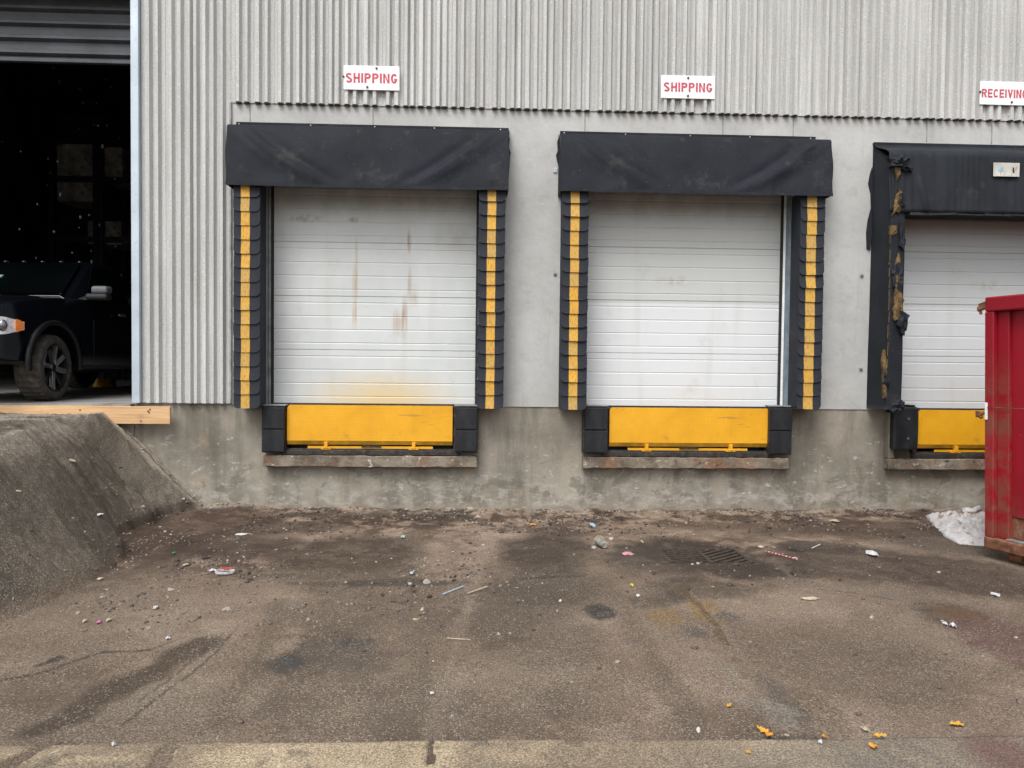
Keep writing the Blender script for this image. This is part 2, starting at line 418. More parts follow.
def _parts(s, name, mat, parent=None, smooth=False):
    """every separate piece becomes an object of its own"""
    bm = s.bm; bm.verts.index_update(); seen = set(); out = []
    for v in list(bm.verts):
        if v.index in seen: continue
        st = [v]; seen.add(v.index); comp = []
        while st:
            q = st.pop(); comp.append(q)
            for e in q.link_edges:
                o_ = e.other_vert(q)
                if o_.index not in seen: seen.add(o_.index); st.append(o_)
        ix = {q.index: i for i, q in enumerate(comp)}
        fs = set(f for q in comp for f in q.link_faces)
        c = sum((q.co for q in comp), Vector())/len(comp)
        me = bpy.data.meshes.new(name); me.from_pydata([tuple(q.co-c) for q in comp], [], [[ix[w_.index] for w_ in f.verts] for f in fs]); me.update()
        out.append(link(name, me, mat, parent, c, smooth))
    bm.free(); return out
B.parts = _parts
def sheet(fn, nu, nv, closed=False):
    """mesh from a function of (s,t) in 0..1"""
    vs = [fn(i/nu, j/nv) for j in range(nv+1) for i in range(nu+1)]
    fs = [(j*(nu+1)+i, j*(nu+1)+i+1, (j+1)*(nu+1)+i+1, (j+1)*(nu+1)+i) for j in range(nv) for i in range(nu)]
    me = bpy.data.meshes.new('sheet'); me.from_pydata([tuple(v) for v in vs], [], fs); me.update(); return me
def ss(a, b, x):
    t = min(1, max(0, (x-a)/(b-a))); return t*t*(3-2*t)

# ------------------------------------------------------------------ world and sun (overcast)
w = bpy.data.worlds.new('World'); S.world = w; w.use_nodes = True
wn = w.node_tree; bg = wn.nodes['Background']
sky = wn.nodes.new('ShaderNodeTexSky'); sky.sky_type = 'NISHITA'; sky.sun_disc = False
SEL, SAZ = math.radians(55), math.radians(205)
sky.sun_elevation = SEL; sky.sun_rotation = SAZ; sky.dust_density = 4; sky.air_density = 1.2
hs = wn.nodes.new('ShaderNodeHueSaturation'); hs.inputs['Saturation'].default_value = .30   # cloud cover: grey sky
wn.links.new(sky.outputs[0], hs.inputs['Color']); wn.links.new(hs.outputs[0], bg.inputs[0])
bg.inputs[1].default_value = .13
sd = bpy.data.lights.new('sun', 'SUN'); sd.energy = 1.1; sd.angle = math.radians(28); sd.color = (1, .985, .965)
so = bpy.data.objects.new('sun', sd); COL.objects.link(so)
sdir = Vector((math.sin(SAZ)*math.cos(SEL), math.cos(SAZ)*math.cos(SEL), math.sin(SEL)))
so.rotation_euler = sdir.to_track_quat('Z', 'Y').to_euler()
so.location = (0, -5, 12)
S.view_settings.view_transform = 'Standard'; S.view_settings.look = 'None'; S.view_settings.gamma = 1
S.view_settings.exposure = 0.80; S.view_settings.use_curve_mapping = False

# ------------------------------------------------------------------ numpy noise for the ground
def _h(ix, iy, seed):
    n = (ix*374761393 + iy*668265263 + seed*974711) & 0xffffffff
    n = ((n ^ (n >> 13))*1274126177) & 0xffffffff
    return ((n ^ (n >> 16)) & 0xffff)/65535.0
def vn(x, y, seed=0):
    ix = np.floor(x).astype(np.int64); iy = np.floor(y).astype(np.int64); fx = x-ix; fy = y-iy
    fx = fx*fx*(3-2*fx); fy = fy*fy*(3-2*fy)
    a = _h(ix, iy, seed); b = _h(ix+1, iy, seed); c = _h(ix, iy+1, seed); d = _h(ix+1, iy+1, seed)
    return (a*(1-fx)+b*fx)*(1-fy)+(c*(1-fx)+d*fx)*fy
def fbm(x, y, sc, oct=4, seed=0, g=.55):
    s = 0; a = 1; t = 0
    for k in range(oct):
        s = s+a*vn(x*sc+13.7*k, y*sc+7.1*k, seed+k); t += a; a *= g; sc *= 2.03
    return s/t
def sst(a, b, x):
    t = np.clip((x-a)/(b-a), 0, 1); return t*t*(3-2*t)

def segdist(X, Y, pts):
    d = np.full(X.shape, 1e9)
    for (ax, ay), (bx, by) in zip(pts[:-1], pts[1:]):
        vx, vy = bx-ax, by-ay; L = vx*vx+vy*vy+1e-9
        t = np.clip(((X-ax)*vx+(Y-ay)*vy)/L, 0, 1)
        d = np.minimum(d, np.hypot(X-ax-t*vx, Y-ay-t*vy))
    return d
def gpts(L): return [(gp(u, v).x, gp(u, v).y) for u, v in L]
def gblob(X, Y, u, v, ru, rv, soft=1.0, rot=0.0):
    c = gp(u, v); rx = abs(gp(u+ru, v).x-c.x); ry = max(.02, abs(gp(u, v-rv).y-gp(u, v+rv).y)/2)
    dx, dy = X-c.x, Y-c.y
    q = np.hypot((dx*math.cos(rot)+dy*math.sin(rot))/rx, (-dx*math.sin(rot)+dy*math.cos(rot))/ry)
    return sst(1.0+soft*.35, 1.0-soft*.6, q)

GR_C = gp(704, 554); GR_W, GR_D = .74, .52

TOE_X = AX(205, 500, 0)
def ramp_h(X, Y):
    toe = TOE_X + .02 + .10*(fbm(X, Y, 1.1, 3, 91)-.5)*2 - .0*Y
    toe = toe + .10*sst(-.3, -1.6, Y) - .25*sst(-2.5, -6, Y)
    toe = toe - .26*sst(-.22, -.55, Y)*sst(-2.0, -1.5, Y+.5*(fbm(X, Y, 2, 3, 95)-.5))*(.7+.6*fbm(X, Y, 3.5, 4, 96))
    crest = 1.13*sst(-9.5, -.9, Y)**.8
    side = np.clip((toe-X)/1.06, 0, 1)
    prof = side**1.0; prof = prof*.92+.08*sst(0, 1, side)
    h = crest*prof
    cut = .09*sst(.40, .52, fbm(X, Y, 1.3, 4, 97)+.25*sst(-2.4, -1.2, Y))*sst(-.05, -.3, Y)*sst(-2.7, -1.9, Y)
    h = np.where(h < cut, h*.25, h)
    # rounded shoulder
    h = h - .05*np.exp(-((side-1)/.20)**2)*crest
    h = h + .03*(fbm(X, Y, 1.2, 3, 313)-.45)*sst(.1, .5, side)
    return h
def soil_mask(X, Y):
    n = fbm(X, Y, 1.6, 5, 5); n2 = fbm(X, Y, 5, 4, 23)
    m = sst(-2.0, -.25, Y+1.1*(n-.5))*1.0
    m = np.maximum(m, gblob(X, Y, 165, 535, 95, 40, 1.2)*1.0)
    m = np.maximum(m, gblob(X, Y, 250, 560, 90, 25, 1.2)*.8)
    m = np.maximum(m, gblob(X, Y, 700, 555, 110, 26, 1.2)*.9)
    m = np.maximum(m, gblob(X, Y, 880, 525, 120, 14, 1.2)*.9)
    m = np.maximum(m, gblob(X, Y, 440, 575, 60, 30, 1.5)*.5)
    m = m*sst(.36, .54, n*.5+n2*.5+.07)
    # the two tyre lanes in front of the doors are swept clean
    m = m*(1-.8*gblob(X, Y, 350, 555, 75, 26, .8))*(1-.8*gblob(X, Y, 545, 555, 50, 32, .8))
    return np.clip(m, 0, 1)
def ground_h(X, Y):
    h = .035*(fbm(X, Y, .45, 3, 3)-.5)*2*sst(-9, -4, Y) + .010*(fbm(X, Y, 2.2, 4, 17)-.5)*2
    s = soil_mask(X, Y)
    h = h + s*(.004+.050*(fbm(X, Y, 6.5, 5, 41, .7)-.42))
    # dirt banked against the foot of the wall
    h = h + .055*sst(-.38, -.02, Y)*fbm(X, Y, 3.0, 4, 55)
    rt = ramp_h(X, Y); h = h + .07*sst(0, .03, rt)*sst(.30, .06, rt)*fbm(X, Y, 4, 4, 87)*sst(-4, -1.5, Y)
    h = h + gblob(X, Y, 205, 512, 60, 10, 1)*.05 + gblob(X, Y, 120, 512, 30, 14, 1)*.03
    r = ramp_h(X, Y)
    h = np.where(r > 0, h*.35+r+(.022*(fbm(X, Y, 14, 3, 71)-.5)+.030*(fbm(X, Y, 30, 2, 73)-.5))*sst(0, .2, r), h)
    # broken lip on the ramp
    # catch basin
    gx = np.abs(X-GR_C.x)/(GR_W/2); gy = np.abs(Y-GR_C.y)/(GR_D/2); g = np.maximum(gx, gy)
    near = sst(1.9, 1.05, g)
    h = h*(1-near)-.012*near
    inside = g < .93
    deep = np.where(X < GR_C.x-.03, -.060, -.22)
    h = np.where(inside, deep, h)
    return h

def slab_mask(X, Y):
    # edge line of the old concrete slab in the foreground, with filled breaks
    a = gp(0, 744); b = gp(1024, 737)
    ey = a.y+(b.y-a.y)*(X-a.x)/(b.x-a.x)
    ey = ey+.012*(fbm(X, Y, 5, 3, 8)-.5)
    m = sst(0.0, -.02, Y-ey)
    for L, wd in (([(178, 742), (166, 752), (158, 768), (150, 800)], .035), ([(48, 744), (30, 754), (8, 768), (-20, 790)], .03), ([(432, 741), (430, 768), (427, 810)], .009)):
        d = segdist(X, Y, gpts(L)); m = m*sst(wd*.7, wd*1.2, d+.02*(fbm(X, Y, 12, 3, 33)-.5))
    return m

# ground tint
def lerp(a, b, m): return a*(1-m[..., None])+np.array(b)*m[..., None]
def ground_col(X, Y, H):
    X0, Y0 = X, Y
    X = X0+.26*(fbm(X0, Y0, 1.3, 6, 901, .62)-.5); Y = Y0+.34*(fbm(X0, Y0, 1.5, 6, 911, .62)-.5)*sst(0, -.5, Y0)
    n = fbm(X, Y, .9, 5, 101); n2 = fbm(X, Y, 3.5, 5, 121); n3 = fbm(X, Y, 12, 4, 131)
    c = np.zeros(X.shape+(3,)); c[:] = (.185, .144, .111)
    c = lerp(c, (.235, .187, .147), sst(.42, .72, n*.6+n2*.4))
    c = lerp(c, (.115, .088, .067), sst(.50, .36, n)*.8)
    c = lerp(c, (.27, .222, .18), sst(.58, .78, n2)*.5)
    c = lerp(c, (.15, .124, .10), sst(.5, .7, fbm(X, Y, .6, 3, 300))*.4)
    # dusty pale band where silt has dried near the wall
    band = sst(-2.6, -.9, Y+.8*(n2-.5))
    c = lerp(c, (.32, .255, .205), band*sst(.42, .58, n2*.5+n3*.5)*.8)
    s = soil_mask(X, Y)
    c = lerp(c, (.092, .058, .040), s*sst(.36, .54, fbm(X, Y, 3.2, 5, 61))*.95)
    c = lerp(c, (.060, .039, .028), s*sst(.50, .60, fbm(X, Y, 6, 6, 67, .65))*.9)
    c = lerp(c, (.28, .215, .17), s*sst(.53, .64, fbm(X, Y, 5, 6, 77, .65))*.8)
    # lanes of damp ground in front of each bay
    def w(m, k=.6): return sst(.12, .75, m*(.7+.6*n3))*(k+(1-k)*sst(.38, .56, n2*.5+n3*.5))
    wet = np.zeros(X.shape)
    for (u, v, ru, rv, col, k) in (
        (352, 551, 78, 20, (.075, .055, .042), 1.0), (345, 575, 95, 18, (.10, .076, .058), .7), (360, 610, 90, 22, (.125, .098, .075), .6),
        (545, 552, 52, 24, (.072, .055, .043), 1.0), (550, 585, 62, 26, (.10, .077, .06), .8), (555, 640, 60, 34, (.13, .104, .083), .6),
        (200, 525, 90, 18, (.085, .052, .037), .8), (160, 550, 60, 14, (.075, .047, .034), .8), (240, 552, 60, 10, (.065, .042, .031), .7),
        (180, 590, 90, 16, (.19, .15, .12), .6), (460, 548, 34, 40, (.27, .21, .165), .55), (260, 590, 50, 16, (.25, .198, .155), .55), (640, 530, 60, 10, (.27, .21, .165), .6), (300, 530, 50, 8, (.31, .25, .20), .6),
        (800, 640, 120, 30, (.165, .128, .10), .5), (450, 690, 200, 40, (.20, .168, .138), .45), (150, 700, 120, 30, (.205, .172, .14), .5),
        (870, 565, 95, 22, (.085, .062, .048), .9), (960, 575, 80, 24, (.065, .048, .038), .8), (700, 590, 60, 10, (.06, .046, .036), .7), (745, 571, 75, 11, (.042, .033, .028), .9), (680, 548, 48, 12, (.040, .031, .026), .9), (820, 548, 45, 8, (.045, .034, .028), .85), (640, 552, 30, 8, (.05, .038, .03), .8), (880, 530, 120, 9, (.095, .062, .045), .85), (950, 535, 30, 8, (.07, .045, .033), .8), (780, 528, 60, 6, (.10, .07, .05), .7), (700, 525, 60, 5, (.11, .075, .055), .7),
        (205, 548, 45, 9, (.052, .034, .025), .85), (270, 540, 34, 8, (.055, .037, .027), .8), (135, 520, 40, 14, (.055, .036, .027), .9), (330, 516, 60, 3.5, (.058, .042, .032), .8), (445, 517, 34, 4, (.048, .036, .028), .85), (285, 528, 60, 6, (.07, .046, .034), .8), (100, 575, 60, 10, (.15, .118, .093), .6),
        (400, 583, 55, 5, (.05, .043, .038), .8), (345, 655, 60, 14, (.11, .102, .092), .3),
        (295, 662, 26, 10, (.062, .066, .070), .8), (366, 640, 20, 7, (.062, .066, .070), .8),
        (601, 613, 20, 7, (.035, .037, .038), .9), (660, 600, 40, 8, (.06, .048, .038), .6),
        (674, 618, 20, 12, (.23, .155, .065), .8), (716, 612, 16, 15, (.24, .155, .055), .75),
        (738, 617, 12, 6, (.10, .095, .09), .8), (706, 633, 14, 6, (.095, .09, .088), .7),
        (416, 618, 8, 8, (.22, .165, .085), .7), (60, 680, 60, 34, (.12, .088, .062), .6),
        (785, 700, 16, 30, (.085, .08, .074), .55), (815, 705, 22, 24, (.12, .095, .066), .45),
        (945, 612, 30, 14, (.07, .055, .04), .75), (955, 613, 22, 8, (.16, .105, .045), .8), (980, 618, 12, 4, (.17, .11, .045), .9),
        (1010, 640, 45, 38, (.14, .082, .075), .75), (1010, 750, 40, 26, (.115, .068, .06), .7),
        (840, 742, 120, 10, (.075, .069, .062), .7), (520, 590, 80, 8, (.11, .095, .082), .4),
        (860, 665, 130, 40, (.14, .11, .087), .6), (650, 560, 50, 18, (.075, .063, .054), .7), (950, 545, 60, 14, (.075, .058, .05), .7)):
        m = w(gblob(X, Y, u, v, ru, rv, 1.3))*k
        c = lerp(c, col, m)
        if col[0] < .1: wet = np.maximum(wet, m*.6)
    X, Y = X0+.25*(X-X0), Y0+.25*(Y-Y0)
    # brown smear of mud on the left, tyre tracks, seams, cracks
    def line(L, wd, col, k, jit=.02, ns=6):
        nonlocal c
        d = segdist(X, Y, gpts(L))+jit*(fbm(X, Y, ns, 4, 222)-.5)*2
        c = lerp(c, col, sst(wd, wd*.35, d)*k)
    line([(200, 640), (110, 690), (35, 730)], .15, (.085, .063, .045), .85, .07)
    line([(280, 600), (262, 650), (225, 720)], .10, (.135, .108, .083), .5, .08)
    line([(415, 600), (420, 650), (430, 735)], .10, (.14, .115, .09), .45, .08)
    line([(490, 530), (470, 600), (430, 735)], .06, (.24, .20, .16), .4, .06)
    line([(600, 575), (640, 640), (700, 735)], .10, (.14, .112, .088), .5, .08)
    line([(232, 632), (195, 668), (150, 700), (120, 725)], .016, (.062, .058, .053), .7, .01, 12)
    line([(222, 632), (185, 664), (140, 698)], .012, (.065, .06, .055), .6, .01, 12)
    line([(0, 678), (45, 668), (100, 650), (150, 646), (185, 634)], .014, (.06, .052, .045), .75, .02)
    line([(40, 662), (60, 655)], .035, (.05, .047, .043), .8, .03)
    line([(520, 579), (548, 578), (580, 577)], .03, (.055, .047, .04), .75, .05, 14)
    line([(680, 590), (700, 605), (716, 620), (730, 645)], .05, (.125, .085, .045), .7, .04)
    line([(690, 592), (706, 607), (722, 622), (745, 660)], .02, (.22, .18, .15), .6, .02)
    line([(715, 665), (735, 674), (755, 695), (790, 712)], .035, (.21, .19, .165), .6, .05)
    line([(745, 700), (775, 706), (782, 722)], .07, (.20, .185, .165), .6, .08)
    line([(770, 560), (800, 585), (860, 592), (905, 598)], .07, (.17, .145, .125), .6, .08)
    line([(820, 590), (900, 600)], .02, (.07, .06, .052), .5, .03)
    line([(290, 583), (470, 583)], .05, (.07, .06, .05), .45, .06)
    X, Y = X0, Y0
    wet = np.maximum(wet, .9*gblob(X0, Y0, 952, 613, 36, 8, .8))
    # ramp: coarser, greyer asphalt
    r = sst(.02, .12, ramp_h(X, Y))
    rc = np.zeros(c.shape); rc[:] = (.118, .102, .083)
    rc = lerp(rc, (.155, .134, .110), sst(.45, .7, n2))
    rc = lerp(rc, (.085, .07, .056), sst(.52, .7, fbm(X, Y, 5, 5, 404, .65))*.4)
    rc = lerp(rc, (.27, .245, .215), sst(.80, 1.05, ramp_h(X, Y))*sst(.32, .55, n2)*.85)
    lipd = np.abs(ramp_h(X, Y)-.86-.12*(n-.5)); rc = lerp(rc, (.045, .04, .035), sst(.05, .0, lipd)*sst(.46, .56, n2)*sst(-4.3, -4.7, X)*.85)
    c = c*(1-r[..., None])+rc*r[..., None]
    pale = sst(-.34, -.03, Y)*sst(.40, .58, n3*.6+n2*.4); c = lerp(c, (.33, .285, .235), pale*.8)
    # pale mortar smear where the ramp meets the wall
    m = sst(.24, .14, -Y+.1*(n3-.5))*sst(-1.35, -1.1, X-TOE_X-.0)*sst(.30, .0, X-TOE_X-.15)
    c = lerp(c, (.34, .31, .265), m*.85)
    c = lerp(c, (.04, .035, .03), m*sst(.018, .004, np.abs(-Y-.10-.05*(n3-.5)))*.8)
    toe = gblob(X, Y, 215, 505, 45, 12, 1)
    c = lerp(c, (.24, .22, .19), toe*sst(.4, .6, n3)*.6)
    # dark pit under the grate
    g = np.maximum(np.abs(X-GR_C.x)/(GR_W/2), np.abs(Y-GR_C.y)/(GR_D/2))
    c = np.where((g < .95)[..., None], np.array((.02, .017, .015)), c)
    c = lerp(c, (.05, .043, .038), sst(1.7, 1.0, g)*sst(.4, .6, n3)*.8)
    lum = c.mean(-1, keepdims=True); c = np.clip(c*np.array((.92, .88, .82))*(.90+.22*np.clip((lum-.13)/.10, -.5, 1.0)), .012, 1)
    gr = np.clip(.9-.75*s-.4*wet+.3*sst(-2, -5, Y), .05, 1)
    return c, gr, wet

def axis(lo, hi, step, far_lo, far_hi):
    a = list(np.arange(lo, hi+1e-6, step)); s = step; x = lo; pre = []
    while x > far_lo: s *= 1.35; x -= s; pre.append(max(x, far_lo))
    s = step; x = a[-1]; post = []
    while x < far_hi: s *= 1.35; x += s; post.append(min(x, far_hi))
    return np.array(pre[::-1]+a+post)

def grid_mesh(name, xs, ys, hf, cf, keep=None):
    X, Y = np.meshgrid(xs, ys); H = hf(X, Y); c, gr, wet = cf(X, Y, H)
    ny, nx = X.shape; co = np.stack([X, Y, H], -1).reshape(-1, 3)
    idx = np.arange(nx*ny).reshape(ny, nx)
    q = np.stack([idx[:-1, :-1], idx[:-1, 1:], idx[1:, 1:], idx[1:, :-1]], -1).reshape(-1, 4)
    if keep is not None:
        K = keep(X, Y).reshape(-1); q = q[K[q].any(1)]
    me = bpy.data.meshes.new(name)
    me.vertices.add(len(co)); me.vertices.foreach_set('co', co.astype(np.float32).ravel())
    me.loops.add(len(q)*4); me.loops.foreach_set('vertex_index', q.astype(np.int32).ravel())
    me.polygons.add(len(q)); me.polygons.foreach_set('loop_start', (np.arange(len(q))*4).astype(np.int32))
    me.update(calc_edges=True)
    for nm, arr in (('tint', c.reshape(-1, 3)), ('grit', np.stack([gr, wet, wet*0], -1).reshape(-1, 3))):
        at_ = me.color_attributes.new(nm, 'FLOAT_COLOR', 'POINT')
        at_.data.foreach_set('color', np.concatenate([arr, np.ones((len(arr), 1))], 1).astype(np.float32).ravel())
    me.polygons.foreach_set('use_smooth', np.ones(len(q), bool))
    return me

xs = axis(-6.6, 6.2, .0155, -160, 160); ys = axis(-6.0, .02, .0155, -200, 120)
gm = grid_mesh('ground', xs, ys, ground_h, ground_col)
tag(link('ground', gm, M['ground']), kind='structure')

def slab_h(X, Y):
    m = slab_mask(X, Y); return ground_h(X, Y)+m*.012-(1-m)*.03
def slab_col(X, Y, H):
    n = fbm(X, Y, 2.2, 5, 501); n2 = fbm(X, Y, 9, 4, 511)
    c = np.zeros(X.shape+(3,)); c[:] = (.29, .228, .152)
    c = lerp(c, (.37, .295, .20), sst(.45, .7, n)); c = lerp(c, (.17, .135, .095), sst(.52, .38, n)*.7)
    c = lerp(c, (.11, .09, .065), sst(.62, .72, n2)*.6)
    right = gblob(X, Y, 900, 760, 190, 22, 1.2)
    c = lerp(c, (.125, .11, .095), np.maximum(right, sst(1.1, 1.7, X))*.8)
    c = lerp(c, (.22, .18, .13), sst(.3, 1.3, X)*sst(.4, .6, fbm(X+Y*.5, Y*.3, 14, 3, 77))*.5)
    c = lerp(c, (.12, .066, .055), gblob(X, Y, 1010, 760, 45, 30, 1)*.8)
    return c, np.full(X.shape, .3), np.zeros(X.shape)
sy = gp(512, 730).y
sm = grid_mesh('concrete_slab', np.arange(-3.4, 4.2, .0155), np.arange(-6.4, sy+.05, .0155), slab_h, slab_col, lambda X, Y: slab_mask(X, Y) > .02)
tag(link('concrete_slab', sm, M['slab']), kind='structure')

# loose stones and clods: nobody could count them
def stones(name, n, weight, smin, smax, cols, seed):
    rng = np.random.default_rng(seed)
    x = rng.uniform(-4.6, 4.9, n*14); y = rng.uniform(-5.6, -.03, n*14)
    wv = weight(x, y); k = rng.random(len(x)) < wv; x, y = x[k][:n], y[k][:n]; n = len(x)
    h = ground_h(x, y)
    ph = (1+5**.5)/2
    ico = np.array([(-1, ph, 0), (1, ph, 0), (-1, -ph, 0), (1, -ph, 0), (0, -1, ph), (0, 1, ph), (0, -1, -ph), (0, 1, -ph), (ph, 0, -1), (ph, 0, 1), (-ph, 0, -1), (-ph, 0, 1)])/1.9
    fc = np.array([(0, 11, 5), (0, 5, 1), (0, 1, 7), (0, 7, 10), (0, 10, 11), (1, 5, 9), (5, 11, 4), (11, 10, 2), (10, 7, 6), (7, 1, 8), (3, 9, 4), (3, 4, 2), (3, 2, 6), (3, 6, 8), (3, 8, 9), (4, 9, 5), (2, 4, 11), (6, 2, 10), (8, 6, 7), (9, 8, 1)])
    sz = smin+(smax-smin)*rng.random(n)**4.5
    V = ico[None]*sz[:, None, None]*(1+.35*rng.standard_normal((n, 12, 1)).clip(-1.2, 1.2))*rng.uniform(.6, 1.3, (n, 1, 3))
    a = rng.uniform(0, 6.28, n); ca, sa = np.cos(a), np.sin(a)
    V = np.stack([V[..., 0]*ca[:, None]-V[..., 1]*sa[:, None], V[..., 0]*sa[:, None]+V[..., 1]*ca[:, None], V[..., 2]*.65], -1)
    V += np.stack([x, y, h+sz*.22], -1)[:, None]
    q = (fc[None]+12*np.arange(n)[:, None, None]).reshape(-1, 3)
    me = bpy.data.meshes.new(name); co = V.reshape(-1, 3)
    me.vertices.add(len(co)); me.vertices.foreach_set('co', co.astype(np.float32).ravel())
    me.loops.add(len(q)*3); me.loops.foreach_set('vertex_index', q.astype(np.int32).ravel())
    me.polygons.add(len(q)); me.polygons.foreach_set('loop_start', (np.arange(len(q))*3).astype(np.int32)); me.update(calc_edges=True)
    ci = rng.integers(0, len(cols), n); c = np.repeat(np.array(cols)[ci]*rng.uniform(.75, 1.2, (n, 1)), 12, 0)
    for nm, arr in (('tint', c), ('grit', np.full((len(c), 3), .1))):
        at_ = me.color_attributes.new(nm, 'FLOAT_COLOR', 'POINT')
        at_.data.foreach_set('color', np.concatenate([arr, np.ones((len(arr), 1))], 1).astype(np.float32).ravel())
    return me
def wt_g(x, y):
    s = soil_mask(x, y); r = ramp_h(x, y)
    return np.clip(.5*sst(.0, .02, r)*sst(.16, .05, r)*sst(-3.4, -1.5, y)+.012+.5*s*sst(.45, .65, fbm(x, y, 3, 4, 9))+.35*sst(-.25, -.02, y)+.25*gblob(x, y, 400, 590, 150, 40, 1)*sst(.5, .65, fbm(x, y, 2.5, 4, 19))+.35*gblob(x, y, 140, 610, 100, 26, 1)*sst(.45, .6, fbm(x, y, 3, 4, 29)), 0, 1)*np.where(r > .15, .25, 1)*(1-.85*gblob(x, y, 710, 558, 90, 22, 1))*np.where(y < gp(512, 742).y, .15, 1)
gpal = [(.24, .21, .18), (.17, .14, .115), (.36, .33, .29), (.11, .09, .075), (.26, .21, .155), (.15, .115, .095), (.13, .10, .085)]
tag(link('gravel', stones('gravel', 6500, wt_g, .003, .019, gpal, 3), M['stone']), 'loose pale gravel and chips scattered over the dirt', 'gravel', kind='stuff')
def wt_c(x, y): return np.clip(.8*soil_mask(x, y)*sst(.48, .62, fbm(x, y, 2.2, 4, 88)), 0, 1)*np.where(ramp_h(x, y) > .1, 0, 1)
tag(link('soil_clods', stones('soil_clods', 3000, wt_c, .004, .022, [(.065, .05, .04), (.045, .035, .03), (.10, .078, .062), (.14, .105, .085)], 5), M['stone']), 'crumbled dark brown soil clods along the wall', 'soil', kind='stuff')

# ------------------------------------------------------------------ warehouse building
bld = thing('warehouse', (0, 0, 0), 'grey warehouse with ribbed metal siding, concrete panels and loading doors', 'warehouse')
OPR = AX(136, 300, 0)            # right jamb of the drive-in opening
OPL = -9.2
XW0, XW1 = -13.0, 9.5
SCX = AX(231, 250, -.03)         # siding/concrete edge
# bays: opening between concrete edges
bays = [(AX(265, 300, 0), AX(482, 300, 0)), (AX(581, 300, 0), AX(790, 300, 0)), (AX(899, 300, 0), AX(899, 300, 0)+2.36)]
HEAD = AZ(380, 186, .14)+.22     # lintel of the bay openings
PY0, PY1 = -.012, .24            # concrete panel thickness
b = B()
b.box(SCX, bays[0][0], PY0, PY1, HF, HEAD); b.box(bays[0][1], bays[1][0], PY0, PY1, HF, HEAD); b.box(bays[1][1], bays[2][0], PY0, PY1, HF, HEAD); b.box(bays[2][1], XW1, PY0, PY1, HF, HEAD)
b.box(SCX, XW1, PY0, PY1, HEAD, HS+.25)
# backing behind the siding left of the bays
b.box(OPR+.02, SCX, .0, PY1, HF, HS+.25)
b.build('concrete_wall', M['panel'], bld)
# vertical panel joints above the hoods
b = B()
for u, v0, v1 in ((250, 104, 124), (373, 108, 130), (585, 113, 134), (723, 116, 135), (793.5, 117, 138), (927, 121, 142), (992, 123, 144)):
    x = AX(u, v0, -.012); b.box(x-.006, x+.006, -.0155, -.0122, AZ(u, v1, -.012), HS-.004)
b.parts('panel_joint', M['caulk'], bld)
# foundation with a pit behind each leveller
LT = AZ(370, 455, -.05); LBm = AZ(370, 467, -.10)
def lev(i, u0, u1): return AX(u0, 430, -.06), AX(u1, 430, -.06)
pits = [(AX(284, 430, 0), AX(456, 430, 0)), (AX(606, 430, 0), AX(771, 430, 0)), (AX(916, 430, 0), AX(916, 430, 0)+2.02)]
b = B()
xa = OPR-.02
edges = [xa]+[e for p in pits for e in p]+[XW1]
for i in range(0, len(edges), 2): b.box(edges[i], edges[i+1], 0, .24, -.6, HF-.001)
for p in pits: b.box(p[0], p[1], 0, .24, -.6, LT-.002)
b.box(XW0, xa-.002, -.02, .24, -.6, HF-.10)
b.build('foundation_wall', M['found'], bld)
b = B()
for p in pits:
    b.box(p[0]-.1, p[1]+.1, .45, .5, LT-.1, HF-.01); b.box(p[0]-.1, p[1]+.1, .241, .5, LT-.1, LT-.004)
b.parts('leveller_pit', M['darksteel'], bld)
ledges = [(263, 477), (583, 789), (888, None)]
for i, (a, c) in enumerate(ledges):
    x0 = AX(a, 460, -.1); x1 = AX(c, 460, -.1) if c else x0+2.5
    nx = int((x1-x0)/.02)
    b = B(); b.box(x0, x1, -.105, -.001, LBm, LT-.004, .006)
    bmesh.ops.subdivide_edges(b.bm, edges=[e for e in b.bm.edges if e.calc_length() > .5], cuts=60, use_grid_fill=True)
    b.jitter(.010, 9, i*3+1)
    b.build('ledge', M['ledge'], bld)
    if i == 2:
        q = B(); q.box(x0, x0+.07, -.104, -.001, LT-.002, HF-.03, .008); q.build('pit_curb', M['found'], bld)

# siding: irregular ribs repeated about every 1.25 m
per = AX(365.7, 110, -.05)-AX(257.5, 104, -.05)
base_u = [257.5, 266.5, 280, 288.5, 298, 304.5, 313, 321.3, 330.4, 337, 346.6, 354.8]
base = [AX(u, 106, -.05) for u in base_u]; b0 = base[0]
ribs = []
for k in range(-8, 12):
    for x in base: ribs.append(x+k*per)
ribs.sort()
def siding(x0, x1, z0, z1):
    YV, YC = -.022, -.069
    pts = [(x0, YV)]
    for i, rx in enumerate(ribs):
        if rx-.034 < x0 or rx+.034 > x1: continue
        hw = .020 if i % 3 else .024
        pts += [(rx-hw-.017, YV), (rx-hw+.004, YC), (rx+hw-.004, YC), (rx+hw+.017, YV)]
        nx = ribs[i+1] if i+1 < len(ribs) else rx+.1
        if nx-rx > .118 and nx < x1-.05:      # wide flat gets a shallow stiffener
            m = (rx+nx)/2; pts += [(m-.012, YV), (m-.005, YV-.005), (m+.005, YV-.005), (m+.012, YV)]
    pts.append((x1, YV))
    zs = [z0, z1]
    vs = [(x, y, z) for z in zs for x, y in pts]+[(x, y+.0012, z) for z in zs for x, y in pts]
    n = len(pts); fs = []
    for i in range(n-1):
        fs += [(i, i+1, n+i+1, n+i), (2*n+i, 3*n+i, 3*n+i+1, 2*n+i+1), (i, 2*n+i, 2*n+i+1, i+1)]
    me = bpy.data.meshes.new('metal_siding'); me.from_pydata(vs, [], fs); me.update(); return me
link('metal_siding', siding(SCX, XW1, HS, WTOP), M['siding'], bld)
link('metal_siding', siding(OPR+.075, SCX-.003, HF+.012, WTOP), M['siding'], bld)
